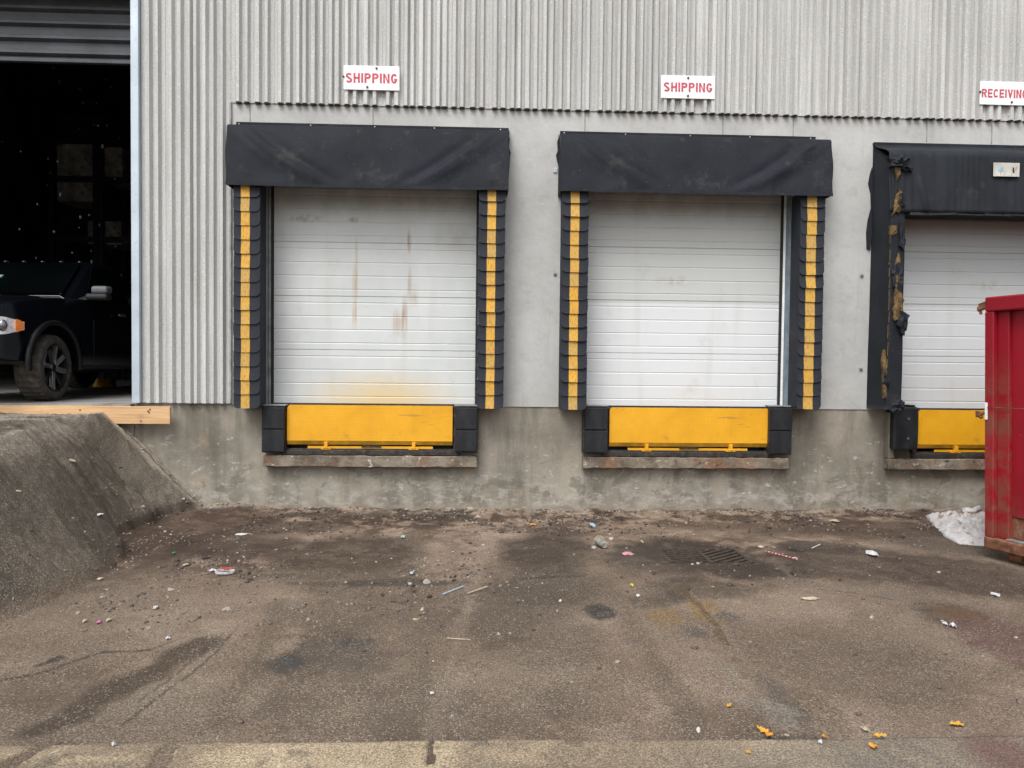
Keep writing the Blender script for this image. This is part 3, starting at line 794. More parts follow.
link('metal_siding', siding(XW0, OPL-.05, HF, WTOP), M['siding'], bld)
OPT = 5.75
link('metal_siding', siding(OPL-.047, OPR+.072, OPT, WTOP), M['siding'], bld)
b = B()
# black plugs standing in for the shade inside the open rib ends
for rx in ribs:
    if SCX+.04 < rx < XW1-.04: b.prism([(rx-.026, -.0135, HS-.013), (rx-.019, -.058, HS-.013), (rx+.019, -.058, HS-.013), (rx+.026, -.0135, HS-.013)], (0, 0, .045))
b.parts('rib_shade_plug', M['blackhole'], bld)
b = B(); b.box(OPR-.015, OPR+.07, -.079, -.0, HF+.01, OPT, .003); b.box(OPR-.015, OPR-.010, -.0, .30, HF+.01, OPT)
b.build('corner_trim', M['galv'], bld)
b = B(); b.box(SCX-.014, SCX+.006, -.036, -.0125, HF+.012, HS, .002); b.build('edge_trim', M['caulk'], bld)
# walls behind and roof
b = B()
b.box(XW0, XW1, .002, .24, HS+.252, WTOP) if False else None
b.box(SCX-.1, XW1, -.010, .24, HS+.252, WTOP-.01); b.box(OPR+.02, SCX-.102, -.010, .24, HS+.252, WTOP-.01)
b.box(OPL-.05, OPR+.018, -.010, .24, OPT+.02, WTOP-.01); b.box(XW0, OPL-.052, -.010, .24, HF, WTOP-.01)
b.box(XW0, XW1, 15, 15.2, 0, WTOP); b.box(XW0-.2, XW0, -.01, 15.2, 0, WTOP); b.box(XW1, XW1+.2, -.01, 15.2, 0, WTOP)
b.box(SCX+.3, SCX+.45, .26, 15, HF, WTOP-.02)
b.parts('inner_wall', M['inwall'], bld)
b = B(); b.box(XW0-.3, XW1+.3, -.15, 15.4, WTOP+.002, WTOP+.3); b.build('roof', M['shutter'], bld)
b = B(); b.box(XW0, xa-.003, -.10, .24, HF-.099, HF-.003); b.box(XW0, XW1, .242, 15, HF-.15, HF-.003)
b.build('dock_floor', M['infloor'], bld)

# rolling shutter over the drive-in opening
zb = AZ(60, 58, .25)
pts = []; z = zb; pitch = .165
prof = [(0, 0), (.02, 0), (.045, -.05), (.075, -.05), (.10, 0), (.165, 0)]
vs = []
k = 0
while z < OPT+.4:
    for dz, dy in prof[:-1]: pts.append((z+dz, .28+dy))
    z += pitch
me = bpy.data.meshes.new('rolling_shutter')
n = len(pts)
vs = [(x, y, zz) for x in (OPL, OPR-.02) for zz, y in pts]+[(x, y+.003, zz) for x in (OPL, OPR-.02) for zz, y in pts]
fs = [(i, n+i, n+i+1, i+1) for i in range(n-1)]+[(2*n+i, 2*n+i+1, 3*n+i+1, 3*n+i) for i in range(n-1)]
me.from_pydata(vs, [], fs); me.update()
sh = link('rolling_shutter', me, M['shutter'], bld)
b = B(); b.box(OPL, OPR-.02, .25, .31, zb-.045, zb-.002, .004); b.build('bottom_bar', M['shutter'], sh)

# timber sill in front of the drive-in floor
wl = AX(170, 414, -.14)
tb = thing('timber_beam', ((XW0+4+wl)/2, -.12, HF-.07), 'bare pine timber laid along the foot of the drive-in opening', 'timber')
zt = AZ(150, 406.5, -.14)-(HF-.07); zl = AZ(150, 424, -.14)-(HF-.07)
hx = (wl-(XW0+4))/2
b = B(); b.box(-hx, hx, -.022, .017, zl, zt, .003); b.build('plank', M['wood'], tb)
b = B()
for u, v in ((148, 411), (149, 412.5), (141, 421), (150, 409.5), (80, 410)):
    p = at(u, v, -.143); b.ball((p.x-tb.location.x, -.024, p.z-tb.location.z), (.012, .004, .010), 1)
b.parts('knot', M['rust'], tb)

# ------------------------------------------------------------------ loading doors
def door(i, x0, x1, z0, z1, label):
    Yd = .14; sec = (AZ(685, 301, Yd)-z0)/2
    cx = (x0+x1)/2
    prof = []; z = 0; H = z1-z0; g = .007
    lines = []
    k = 0
    while k*sec < H:
        for q, dpt, wd in ((0, .010, .006), (.125, .004, .010), (.375, .004, .010), (.625, .004, .010), (.875, .004, .010)):
            lines.append((k*sec+q*sec, dpt, wd))
        k += 1
    prof = [(0, 0)]
    for zz, dp, wd in lines:
        if zz < .02 or zz > H-.02: continue
        prof += [(zz-wd*.9, 0), (zz-wd*.3, dp), (zz+wd*.3, dp), (zz+wd*.9, 0)]
    prof.append((H, 0))
    n = len(prof); xx = (-(x1-x0)/2, (x1-x0)/2)
    vs = [(x, y, z) for x in xx for z, y in prof]+[(x, .045, z) for x in xx for z in (0, H)]
    fs = [(j, n+j, n+j+1, j+1) for j in range(n-1)]
    m0 = 2*n; fs += [(m0, m0+1, m0+3, m0+2), (0, m0, m0+2, n)]
    me = bpy.data.meshes.new('loading_door'); me.from_pydata(vs, [], fs); me.update()
    d = link('loading_door', me, M['door%d' % i], bld, (cx, Yd, z0)); tag(d, label)
    hw = (x1-x0)/2
    b = B(); b.box(-hw, hw, -.010, .03, -.035, -.002, .003); b.build('bottom_seal', M['darksteel'], d)
    b = B()
    for s in (-1, 1): b.box(s*hw-.012, s*hw+.012, -.030, .02, -.03, H, .002)
    b.parts('edge_seal', M['trim'], d)
    b = B()
    for s in (-1, 1): b.box(min(s*(hw+.014), s*(hw+.04)), max(s*(hw+.014), s*(hw+.04)), -.04, .0, -.03, H, .003)
    b.parts('track', M['white'] if i == 1 else M['jamb'], d)
    b = B()
    for s in (-1, 1): b.box(min(s*(hw+.042), s*(hw+.10)), max(s*(hw+.042), s*(hw+.10)), -.125, .02, -.03, H, .003)
    b.parts('door_jamb', M['jambblue'] if i == 1 else M['jamb'], d)
    b = B(); b.box(-hw-.1, hw+.1, -.05, .01, H-.14, H+.05, .004); b.build('head_seal', M['fabric2'], d)
    return d
zd = AZ(380, 403.5, .14)
zt_ = HEAD-.02
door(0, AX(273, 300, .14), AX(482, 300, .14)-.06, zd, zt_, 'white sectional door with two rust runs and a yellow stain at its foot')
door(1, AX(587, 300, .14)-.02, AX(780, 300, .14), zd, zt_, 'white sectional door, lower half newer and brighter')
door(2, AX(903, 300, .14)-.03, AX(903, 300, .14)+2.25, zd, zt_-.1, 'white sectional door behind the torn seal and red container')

# ------------------------------------------------------------------ dock seal pads with overlapping flaps
def flap_mesh(wd, hgt, lean=0.0, seed=0):
    rng = random.Random(seed)
    r = .05; t = .004; hw = wd/2
    o = [(-hw, hgt/2+.02), (hw, hgt/2+.02), (hw, -hgt/2+r*1.5)]
    for a in range(0, 91, 22): o.append((hw-r+r*math.cos(math.radians(a)), -hgt/2+r*1.0-r*math.sin(math.radians(a))))
    for a in range(90, 181, 22): o.append((-hw+r+r*math.cos(math.radians(a)), -hgt/2+r*1.0-r*math.sin(math.radians(a))))
    o.append((-hw, -hgt/2+r*1.5))
    def P(x, z, off):
        k = (hgt/2+.02-z)/hgt
        return (x, -.006-.013*k-.004*k*k*(1-(x/hw)**2*.5)+off, z)
    me = bpy.data.meshes.new('flap')
    n = len(o); vs = [P(x, z, -t) for x, z in o]+[P(x, z, 0) for x, z in o]
    fs = [tuple(range(n))[::-1], tuple(range(n, 2*n))]+[(j, (j+1) % n, n+(j+1) % n, n+j) for j in range(n)]
    me.from_pydata(vs, [], fs); me.update(); return me, P
HOODB = AZ(380, 187, -.34)
def seal_pad(uo, ui, vb, su0, su1, label, first=None):
    Yf = -.28
    xo, xi = AX(uo, 300, Yf), AX(ui, 300, Yf); x0, x1 = min(xo, xi), max(xo, xi)
    zb_ = AZ((uo+ui)/2, vb, Yf); ztop = HOODB+.05
    wd = x1-x0; cx = (x0+x1)/2
    t = thing('dock_seal_pad', (cx, 0, zb_), label, 'dock seal', 'flapped seal pads beside the doors')
    b = B(); b.box(-wd/2+.012, wd/2-.012, Yf+.002, -.016, 0.012, ztop-zb_, .006); b.build('foam_core', M['flap'], t)
    hgt = (ztop-zb_)/16.15
    fm, P = flap_mesh(wd, hgt*1.02)
    sx0 = AX(su0+1.2, 300, Yf-.03)-cx; sx1 = AX(su1-.6, 300, Yf-.03)-cx
    sm_ = bpy.data.meshes.new('marker_strip')
    zz = [(.5-.0*1)*hgt+.015, 0, -hgt*.51]
    vs = []
    for z in zz:
        for x in (sx0, sx1): p = P(x, z, -.0062); vs.append(p)
    for z in zz:
        for x in (sx0, sx1): p = P(x, z, -.0044); vs.append(p)
    sm_.from_pydata(vs, [], [(0, 2, 3, 1), (2, 4, 5, 3), (6, 7, 9, 8), (8, 9, 11, 10), (4, 10, 11, 5), (0, 6, 8, 2), (2, 8, 10, 4), (1, 3, 9, 7), (3, 5, 11, 9)]); sm_.update()
    fm.materials.append(M['flap']); sm_.materials.append(M['stripe'])
    for k in range(16):
        f = bpy.data.objects.new('flap', fm); COL.objects.link(f); f.parent = t
        f.location = (random.uniform(-.003, .003), Yf, hgt*(k+.5)); f.rotation_euler = (random.uniform(-.02, .05) if random.random() < .85 else random.uniform(-.12, -.06), random.uniform(-.025, .025), random.uniform(-.03, .03))
        if k > 15: f.location.z += .0
        s = bpy.data.objects.new('marker_strip', sm_); COL.objects.link(s); s.parent = f
    return t
seal_pad(234, 260.5, 408, 239.5, 250, 'flapped yellow-striped seal pad left of the rust-streaked door')
seal_pad(478, 504.5, 408.5, 485.5, 495.8, 'flapped yellow-striped seal pad right of the rust-streaked door')
seal_pad(561, 587.5, 409.5, 568.5, 579, 'flapped yellow-striped seal pad left of the middle door')
seal_pad(798, 822.5, 409, 804.5, 815.8, 'flapped yellow-striped seal pad right of the middle door')

# ------------------------------------------------------------------ hoods
def hood(xl, xr, zt, zb_, seed, label, sag):
    rng = random.Random(seed); W = xr-xl; H = zt-zb_
    t = thing('dock_hood', ((xl+xr)/2, 0, zb_), label, 'dock hood', 'black curtain hoods over the doors')
    from mathutils import noise as mn
    def fold(s, q):
        x = s*W
        d = 0
        # swags sweeping from the upper corners to the middle of the hem
        for (sx, dirn, ph, amp) in ((.05, 1, 0, .060), (.0, 1, .5, .020), (.95, -1, 0, .060), (.99, -1, .4, .022)):
            xx = s-(sx+dirn*(.30*q**1.35)); d += amp*math.exp(-(xx/(.016+.03*q))**2)*math.sin(PI*min(1, max(0, q*.92+.08)))
            xx2 = s-(sx+dirn*(.30*q**1.35+.055)); d -= amp*.5*math.exp(-(xx2/.035)**2)*math.sin(PI*min(1, q*.92+.08))
        for (sx, dirn, amp, pw) in ((.04, 1, .020, 1.0), (.96, -1, .020, 1.0), (.10, 1, .012, 1.7), (.90, -1, .012, 1.7)):
            t_ = s-(sx+dirn*.33*q**pw-.02*dirn+.02*mn.noise(Vector((q*3, seed, sx*9)))); d += amp*max(0, 1-abs(t_)/(.010+.012*q))*math.sin(PI*min(1, q+.05))
        d += .014*q*q*max(0, 1-2.2*abs(mn.noise(Vector((x*3.2+seed, q*1.5+x, seed)))))
        d += .018*mn.noise(Vector((x*1.6, q*1.6, seed*3.1)))+.010*mn.noise(Vector((x*4, q*3, seed*1.3)))
        return d
    def fn(s, q):
        z = H*(1-q)-sag*math.sin(PI*s)*q*.5+.006*mn.noise(Vector((s*9, 1, seed)))*q
        prof = -.03-.31*(q**.42)
        return (-W/2+s*W+((xl+s*W)-AX(481, 300, 0))*.020*(1-q)**1.6+(.0 if q < .1 else .006*math.sin(9*q+s*3)), prof-fold(s, q)*min(1, q*5)*.8, z)
    me = sheet(fn, 300, 44)
    o = link('curtain', me, M['fabric'], t, smooth=True)
    md = o.modifiers.new('thick', 'SOLIDIFY'); md.thickness = .006
    # hem, end closures, batten with screws
    b = B()
    n = 60
    for i in range(n):
        p, q = Vector(fn(i/n, 1)), Vector(fn((i+1)/n, 1)); b.obox(p+Vector((0, -.004, .008)), q+Vector((0, -.004, .008)), .010, .032)
    b.build('hem', M['fabric2'], t)
    for sx in (0, 1):
        x = -W/2 if sx == 0 else W/2
        x += .005 if sx == 0 else -.005
        pts = [(x, -.014, H-.01)]+[(x, fn(sx, q/10)[1], fn(sx, q/10)[2]) for q in range(11)]+[(x, -.014, 0.0)]
        b = B(); b.prism(pts, (.004 if sx == 0 else -.004, 0, 0)); b.build('side_panel', M['fabric'], t)
        b = B(); s_ = -1 if sx == 0 else 1
        b.prism([(x, -.05, H*.95), (x+s_*.018, -.05, H*.88), (x+s_*.010, -.05, H*.74), (x+s_*.030, -.05, H*.66), (x+s_*.012, -.05, H*.55), (x, -.05, H*.5)], (0, .02, 0)); b.build('loose_edge', M['fabric2'], t)
    b = B(); b.box(-W/2+.02, W/2-(.07 if sag < .01 else .0), -.045, -.0125, H-.015, H+.035, .004); bt = b.build('batten', M['fabric2'], t)
    b = B(); k = 5
    for i in range(k): b.ball((-W/2+.09+(W-.18)*i/(k-1)+rng.uniform(-.05, .05), -.047, H+.012), (.009, .006, .009), 1)
    b.parts('screw', M['screw'], bt)
    return t
z1t = AZ(370, 128, -.04); z1b = HOODB
hood(AX(228, 150, -.25), AX(509, 160, -.25), z1t, z1b, 1, 'black curtain hood above the rust-streaked door', .02)
hood(AX(560, 160, -.25), AX(829.5, 165, -.25), AZ(690, 137, -.04), AZ(690, 193, -.34), 4, 'black curtain hood with short batten above the middle door', .004)
# little plate sticking out beside the middle hood
b = B(); b.box(-.02, .02, -.012, 0, -.025, .025, .002); o = b.build('wall_clip', M['galv'], None, (AX(555.5, 170, -.03), -.014, AZ(556, 170, -.03)))
tag(o, 'small pale metal clip on the concrete just left of the middle hood', 'clip')
for u, v, l in ((555, 274, 'tiny dark bracket on the concrete left of the middle seal pad'), (862, 275.5, 'tiny dark bracket on the concrete between middle and right bays, upper'), (861, 369, 'tiny dark bracket on the concrete low beside the torn seal')):
    b = B(); b.box(-.018, .018, -.014, 0, -.014, .014, .003); b.cyl((0, -.014, 0), (0, -.022, 0), .006); o = b.build('wall_bracket', M['jamb'], None, (AX(u, v, -.02), -.014, AZ(u, v, -.02))); tag(o, l, 'bracket', 'small wall brackets')

# ------------------------------------------------------------------ right bay: torn foam seal
YT = -.40
xl = AX(867, 300, 0)+.02; xf0 = AX(889, 300, YT); xf1 = AX(905, 300, YT); zbt = AZ(880, 408, -.1); ztp = AZ(900, 145, -.05)
ts = thing('torn_dock_seal', (xl, 0, zbt), 'black foam dock seal with torn cover on the right bay', 'dock seal')
def LX(x): return x-xl
Hs_ = ztp-zbt
b = B()
# main pad: wedge plan, outer cheek slopes towards the wall
out = [(0, -.016), (.02, YT+.02), (LX(xf0), YT), (LX(xf1), YT+.03), (LX(xf1)+.02, -.016)]
nz = 60
rings = []
from mathutils import noise as mn
dense = []
for (a, c) in zip(out, out[1:]):
    for k in range(8): dense.append((a[0]+(c[0]-a[0])*k/8, a[1]+(c[1]-a[1])*k/8))
dense.append(out[-1])
for j in range(nz+1):
    z = Hs_*j/nz
    ring = []
    for (x, y) in dense:
        d = .010*mn.noise(Vector((x*6, y*6, z*1.2)))+.006*mn.noise(Vector((x*30+y*30, 0, z*.6)))
        ring.append(b.bm.verts.new((x+d, y-d*.6, z*(1-(.085*min(1, max(0, -y/.38)))))))
    rings.append(ring)
for j in range(nz):
    for i in range(len(dense)-1): b.bm.faces.new((rings[j][i], rings[j][i+1], rings[j+1][i+1], rings[j+1][i]))
b.bm.faces.new(rings[0]); b.bm.faces.new(rings[-1][::-1])
b.build('side_pad', M['fabric2'], ts, smooth=True)
def lump(pts, depth, name, mat, seed, sub=3, amp=.012):
    """torn patch: ragged outline raised from the pad face"""
    rng = random.Random(seed); o = []
    for (p, q) in zip(pts, pts[1:]+pts[:1]):
        for k in range(sub):
            t = k/sub; o.append((p[0]+(q[0]-p[0])*t+rng.uniform(-amp, amp), p[1]+(q[1]-p[1])*t+rng.uniform(-amp, amp)))
    P3 = [(LX(AX(u, v, YT)), YT-.004, AZ(u, v, YT)-zbt) for u, v in pts]
    P3 = []
    for (p, q) in zip(pts, pts[1:]+pts[:1]):
        for k in range(sub):
            t = k/sub; uu = p[0]+(q[0]-p[0])*t; vv = p[1]+(q[1]-p[1])*t
            P3.append(Vector((LX(AX(uu, vv, YT))+rng.uniform(-amp, amp), YT-.002, AZ(uu, vv, YT)-zbt+rng.uniform(-amp, amp)*1.5)))
    c = sum(P3, Vector())/len(P3)
    bb = B(); n = len(P3)
    A = [bb.bm.verts.new(p+Vector((0, .03, 0))) for p in P3]
    Bv = [bb.bm.verts.new(p+Vector((0, -rng.uniform(.2, 1)*depth, 0))) for p in P3]
    Cv = [bb.bm.verts.new(c+(p-c)*.5+Vector((rng.uniform(-amp, amp), -rng.uniform(.3, 1.3)*depth, rng.uniform(-amp, amp)))) for p in P3]
    ce = bb.bm.verts.new(c+Vector((0, -depth*.4, 0)))
    for i in range(n):
        j = (i+1) % n
        bb.bm.faces.new((A[i], A[j], Bv[j], Bv[i])); bb.bm.faces.new((Bv[i], Bv[j], Cv[j], Cv[i])); bb.bm.faces.new((Cv[i], Cv[j], ce))
    return bb.build(name, mat, ts)
# exposed foam
lump([(897, 252), (900, 262), (901, 280), (903, 300), (901, 318), (893, 322), (893, 300), (895, 275)], .02, 'exposed_foam', M['foam'], 2, 5, .018)
lump([(893, 160), (901, 162), (900, 176), (895, 180)], .015, 'exposed_foam', M['foam'], 3, 4, .016)
lump([(899, 188), (902, 196), (900, 212), (893, 215), (894, 204)], .02, 'exposed_foam', M['foam'], 4, 5, .016)
lump([(890, 225), (897, 225), (897, 232), (894, 236), (890, 235)], .012, 'exposed_foam', M['foam'], 5, 2, .005)
lump([(884, 350), (886, 352), (886, 395), (884, 398), (882, 360)], .012, 'exposed_foam', M['foam'], 8, 4, .010)
b = B(); rg = random.Random(31); z_ = AZ(888, 398, YT)-zbt
while z_ < AZ(888, 236, YT)-zbt:
    l_ = rg.uniform(.03, .12); x_ = LX(xf0)-.004+rg.uniform(-.004, .004)
    b.obox((x_, YT-.002, z_), (x_+rg.uniform(-.006, .006), YT-.004, z_+l_), rg.uniform(.003, .010), .006); z_ += l_*rg.uniform(.9, 1.6)
b.parts('seam_fray', M['foam'], ts)
# rags of torn cover
lump([(887, 158), (900, 156), (908, 160), (912, 172), (905, 170), (898, 168), (890, 166)], .05, 'torn_flap', M['fabric2'], 11, 3, .014)
lump([(900, 310), (908, 314), (906, 326), (902, 336), (897, 324)], .05, 'torn_flap', M['fabric2'], 12, 3, .012)
lump([(891, 268), (899, 262), (902, 276), (899, 292), (893, 286)], .03, 'torn_flap', M['fabric2'], 21, 4, .016)
lump([(898, 196), (903, 192), (904, 206), (899, 208)], .03, 'torn_flap', M['fabric2'], 22, 4, .012)
lump([(884, 372), (889, 378), (888, 388), (883, 384)], .03, 'torn_flap', M['fabric2'], 13, 3, .008)
lump([(898, 400), (904, 402), (903, 410), (893, 412), (889, 408)], .05, 'torn_flap', M['fabric2'], 14, 3, .012)
lump([(900, 222), (905, 240), (904, 250), (899, 246)], .02, 'torn_flap', M['fabric2'], 15, 3, .008)
# loose vinyl against the wall on the outer edge
b = B(); s0 = [(-.01, ztp-zbt-.25), (-.035, ztp-zbt-.34), (-.05, ztp-zbt-.44), (-.02, ztp-zbt-.55), (-.012, ztp-zbt-.72), (-.045, ztp-zbt-.85), (-.06, ztp-zbt-1.0), (-.05, ztp-zbt-1.18), (-.01, ztp-zbt-1.2), (.02, ztp-zbt-.8)]
b.prism([(x, -.03, z) for x, z in s0], (0, .012, 0)); b.build('loose_edge', M['fabric2'], ts)
# header pad with vertical creases
xh1 = xl+3.15; zh1 = AZ(960, 213, YT); 
def hfn(s, q):
    x = LX(xf0)-.02+s*(xh1-xf0); z = (ztp-zbt)*(1-q)+(zh1-zbt)*q
    cre = (.003+.004*mn.noise(Vector((x*2.3, 5, 0))))*math.sin(x*70+9*mn.noise(Vector((x*2, q*.3, 0))))+.016*mn.noise(Vector((x*7, q*1.4, 2)))
    y = -.03-.33*ss(0, .22, q)-.03*q
    dg = .03*math.exp(-((x-.28-.25*(q-.4))/.03)**2)*ss(.4, .8, q)
    return (x, y-cre*ss(.1, .3, q)-dg, z)
me = sheet(hfn, 260, 20); o = link('header_pad', me, M['fabric2'], ts, smooth=True); md = o.modifiers.new('t', 'SOLIDIFY'); md.thickness = .01
b = B(); b.box(-.005, xh1-xl, -.05, -.014, Hs_-.01, Hs_+.028, .004); b.build('batten', M['fabric2'], ts)
b = B()
rng = random.Random(5); x = LX(xf1)+.03
while x < xh1-xl-.1:
    l = rng.uniform(.1, .35); z = zh1-zbt
    b.obox((x, YT+.005, z-.004-rng.uniform(0, .012)), (x+l, YT+.005, z-.004-rng.uniform(0, .012)), .012, rng.uniform(.014, .035), .003); x += l*.96
b.build('frayed_hem', M['trim'], ts)
b = B(); b.box(LX(xf1)+.03, xh1-xl, YT+.05, -.02, zh1-zbt+.0, zh1-zbt+.01); b.build('header_underside', M['fabric2'], ts)
# right-hand pad of the same seal
b = B(); b.box(xh1-xl-.42, xh1-xl, YT, -.016, 0, Hs_-.06, .02); b.build('side_pad', M['fabric2'], ts)
# weathered sticker
def ypad(u, v):
    return YT-.005
st0 = AX(993, 163, -.42); st1 = AX(1021, 163, -.42)
b = B(); b.box(-.148, .148, -.004, 0, -.075, .075, .0015); stk = b.build('sticker', simple('faded_beige_sticker', (.52, .50, .45), .7, dirt=((.20, .19, .17), 14, .7)), ts, ((st0+st1)/2-xl, -.412, AZ(1005, 169.5, -.42)-zbt)); tag(stk, 'faded white sticker with a blue patch')
b = B(); b.prism([(-.09, -.005, .03), (-.05, -.005, .035), (-.03, -.005, -.01), (-.06, -.005, -.035), (-.1, -.005, -.01)], (0, -.001, 0)); b.build('blue_print', simple('faded_blue_print', (.30, .42, .50), .6, var=.3, vs=30), stk)
b = B(); b.prism([(.07, -.005, .03), (.085, -.005, .02), (.09, -.005, -.03), (.075, -.005, -.04), (.066, -.005, -.01)], (0, -.001, 0)); b.build('tear', M['blackhole'], stk)

# ------------------------------------------------------------------ levellers and bumpers
YL = -.075
def leveller(u0, u1, x1=None, label=''):
    x0 = AX(u0, 425, YL); x1 = AX(u1, 425, YL) if x1 is None else x1
    W = x1-x0; zt = AZ((u0+460)/2 if u0 < 400 else u0+60, 405.2, YL); zt = AZ(370, 405.4, YL); zb_ = AZ(370, 445, YL)
    t = thing('dock_leveler', ((x0+x1)/2, 0, LT-.0), label, 'dock leveler', 'yellow dock levelers')
    h = W/2; a = zt-LT; bz = zb_-LT
    # lip plate: corners clipped, lower edge bevelled back
    b = B()
    c = .035
    b.prism([(-h, YL, bz+.045), (-h, YL, a-c), (-h+c*.8, YL, a), (h-.005, YL, a), (h, YL, a-.01), (h, YL, bz+.045)], (0, .02, 0))
    b.build('lip', M['yellow'], t)
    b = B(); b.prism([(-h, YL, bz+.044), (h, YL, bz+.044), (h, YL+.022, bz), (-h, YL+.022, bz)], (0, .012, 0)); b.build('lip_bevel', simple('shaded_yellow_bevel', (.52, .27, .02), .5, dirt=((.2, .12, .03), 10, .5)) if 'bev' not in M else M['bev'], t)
    b = B()
    b.box(-h+.22, h-.22 if W < 3 else h, YL+.035, YL+.06, bz-.048, bz-.018, .003); b.build('support_bar', M['yellow'], t)
    for s in (-1, 1):
        b = B(); xx = s*h*.53
        b.box(xx-.020, xx+.020, YL-.02, YL+.03, bz-.040, bz+.03, .004); b.box(xx-.055, xx+.055, YL-.012, YL+.03, bz-.055, bz-.036, .004)
        b.cyl((xx-.04, YL-.008, bz-.030), (xx+.045, YL-.008, bz-.030), .009)
        b.build('lip_keeper', M['yellow'], t)
    b = B(); b.box(-.10, .12, YL+.02, YL+.034, bz-.028, bz-.006); b.build('latch_plate', M['darksteel'], t)
    b = B(); b.box(-h-.07, h+.07, -.09, -.075+.03, 0.002, .055, .004); b.box(-h-.04, h+.04, -.045, -.01, .03, .07, .003)
    b.box(-h-.06, -h-.012, -.07, .02, .056, a-.01, .004); b.box(h+.012, h+.06, -.07, .02, .056, a-.01, .004)
    b.build('frame', M['darksteel'], t)
    b = B(); b.box(-h, h, YL+.03, .3, a-.05, a-.012, .002); b.build('deck', M['darksteel'], t)
    b = B(); b.box(-h+.01, h-.01, .12, .14, .01, a-.055); b.build('under_guard', M['blackhole'], t)
    return t
leveller(287, 452.5, None, 'yellow dock leveler lip below the rust-streaked door')
leveller(609.5, 768, None, 'yellow dock leveler lip below the middle door')
leveller(918.5, 1010, AX(918.5, 425, YL)+1.92, 'yellow dock leveler lip partly hidden behind the red container')

def bumper(u0, u1, v0, v1, label, flip=1):
    Yb = -.15; x0, x1 = AX(u0, 430, Yb), AX(u1, 430, Yb); zt = AZ(u0, v0, Yb); zb_ = AZ(u0, v1, Yb)
    t = thing('dock_bumper', ((x0+x1)/2, 0, zb_), label, 'dock bumper', 'laminated rubber dock bumpers')
    W = x1-x0; H = zt-zb_
    for k in range(2):
        b = B(); za = H*(.5*k)+(.006 if k else 0); zc = H*(.5*(k+1))-.004
        n = 1
        for i in range(n):
            xa_ = -W/2+W*i/n; b.box(xa_+.002, xa_+W/n-.001, Yb+random.uniform(-.006, .006), -.012, za+random.uniform(0, .008), zc-random.uniform(0, .006), .004)
        b.build('rubber_block', M['rubber'], t)
    b = B(); b.box(-W/2-.012*(1 if flip > 0 else 0)-.0, W/2+.012*(0 if flip > 0 else 1), Yb+.03, -.0015, -.01, H+.012, .003); b.build('steel_angle', M['darksteel'], t)
    b = B(); b.box(-W/2-.01, W/2+.01, Yb+.02, -.0, H+.013, H+.026, .002); b.build('top_plate', M['jamb'], t)
    return t
bumper(262, 284, 407, 452, 'black laminated bumper left of the first yellow lip', 1)
bumper(455, 477, 407.5, 452, 'black laminated bumper right of the first yellow lip', -1)
bumper(584.5, 607.5, 407.5, 453, 'black laminated bumper left of the middle yellow lip', 1)
bumper(770, 792, 408, 454, 'black laminated bumper right of the middle yellow lip', -1)
# moulded bumper with two bolt holes
Yb = -.19; x0, x1 = AX(894, 430, Yb), AX(918.5, 430, Yb); zt = AZ(905, 407, Yb); zb_ = AZ(905, 450, Yb)
t = thing('molded_bumper', ((x0+x1)/2, 0, zb_), 'worn molded black bumper with two bolt holes on the right bay', 'dock bumper')
W = x1-x0; H = zt-zb_
b = B(); b.box(-W/2, W/2, Yb, -.002, 0, H, .022, seg=3); b.jitter(.006, 10, 3)
o = b.build('rubber_block', M['rubber'], t)
b = B(); b.box(-W/2+.02, -W/2+.10, Yb+.02, -.02, H+.001, H+.03, .008); b.box(W/2-.10, W/2-.02, Yb+.03, -.02, H+.001, H+.022, .008); b.build('torn_rubber', M['rubber'], t)
for zz in (.28, .74):
    b = B(); b.cyl((.02, Yb+.02, H*zz), (.02, Yb-.006, H*zz), .040, .036, 20); o = b.build('hole_collar', M['rubber'], t)
    b = B(); b.cyl((.02, Yb+.0, H*zz), (.02, Yb-.0075, H*zz), .026, n=18); b.build('bolt_recess', M['blackhole'], t)
    b = B(); b.cyl((.022, Yb+.0, H*zz-.006), (.022, Yb-.010, H*zz-.006), .010, n=6); b.build('bolt', M['screw'], t)

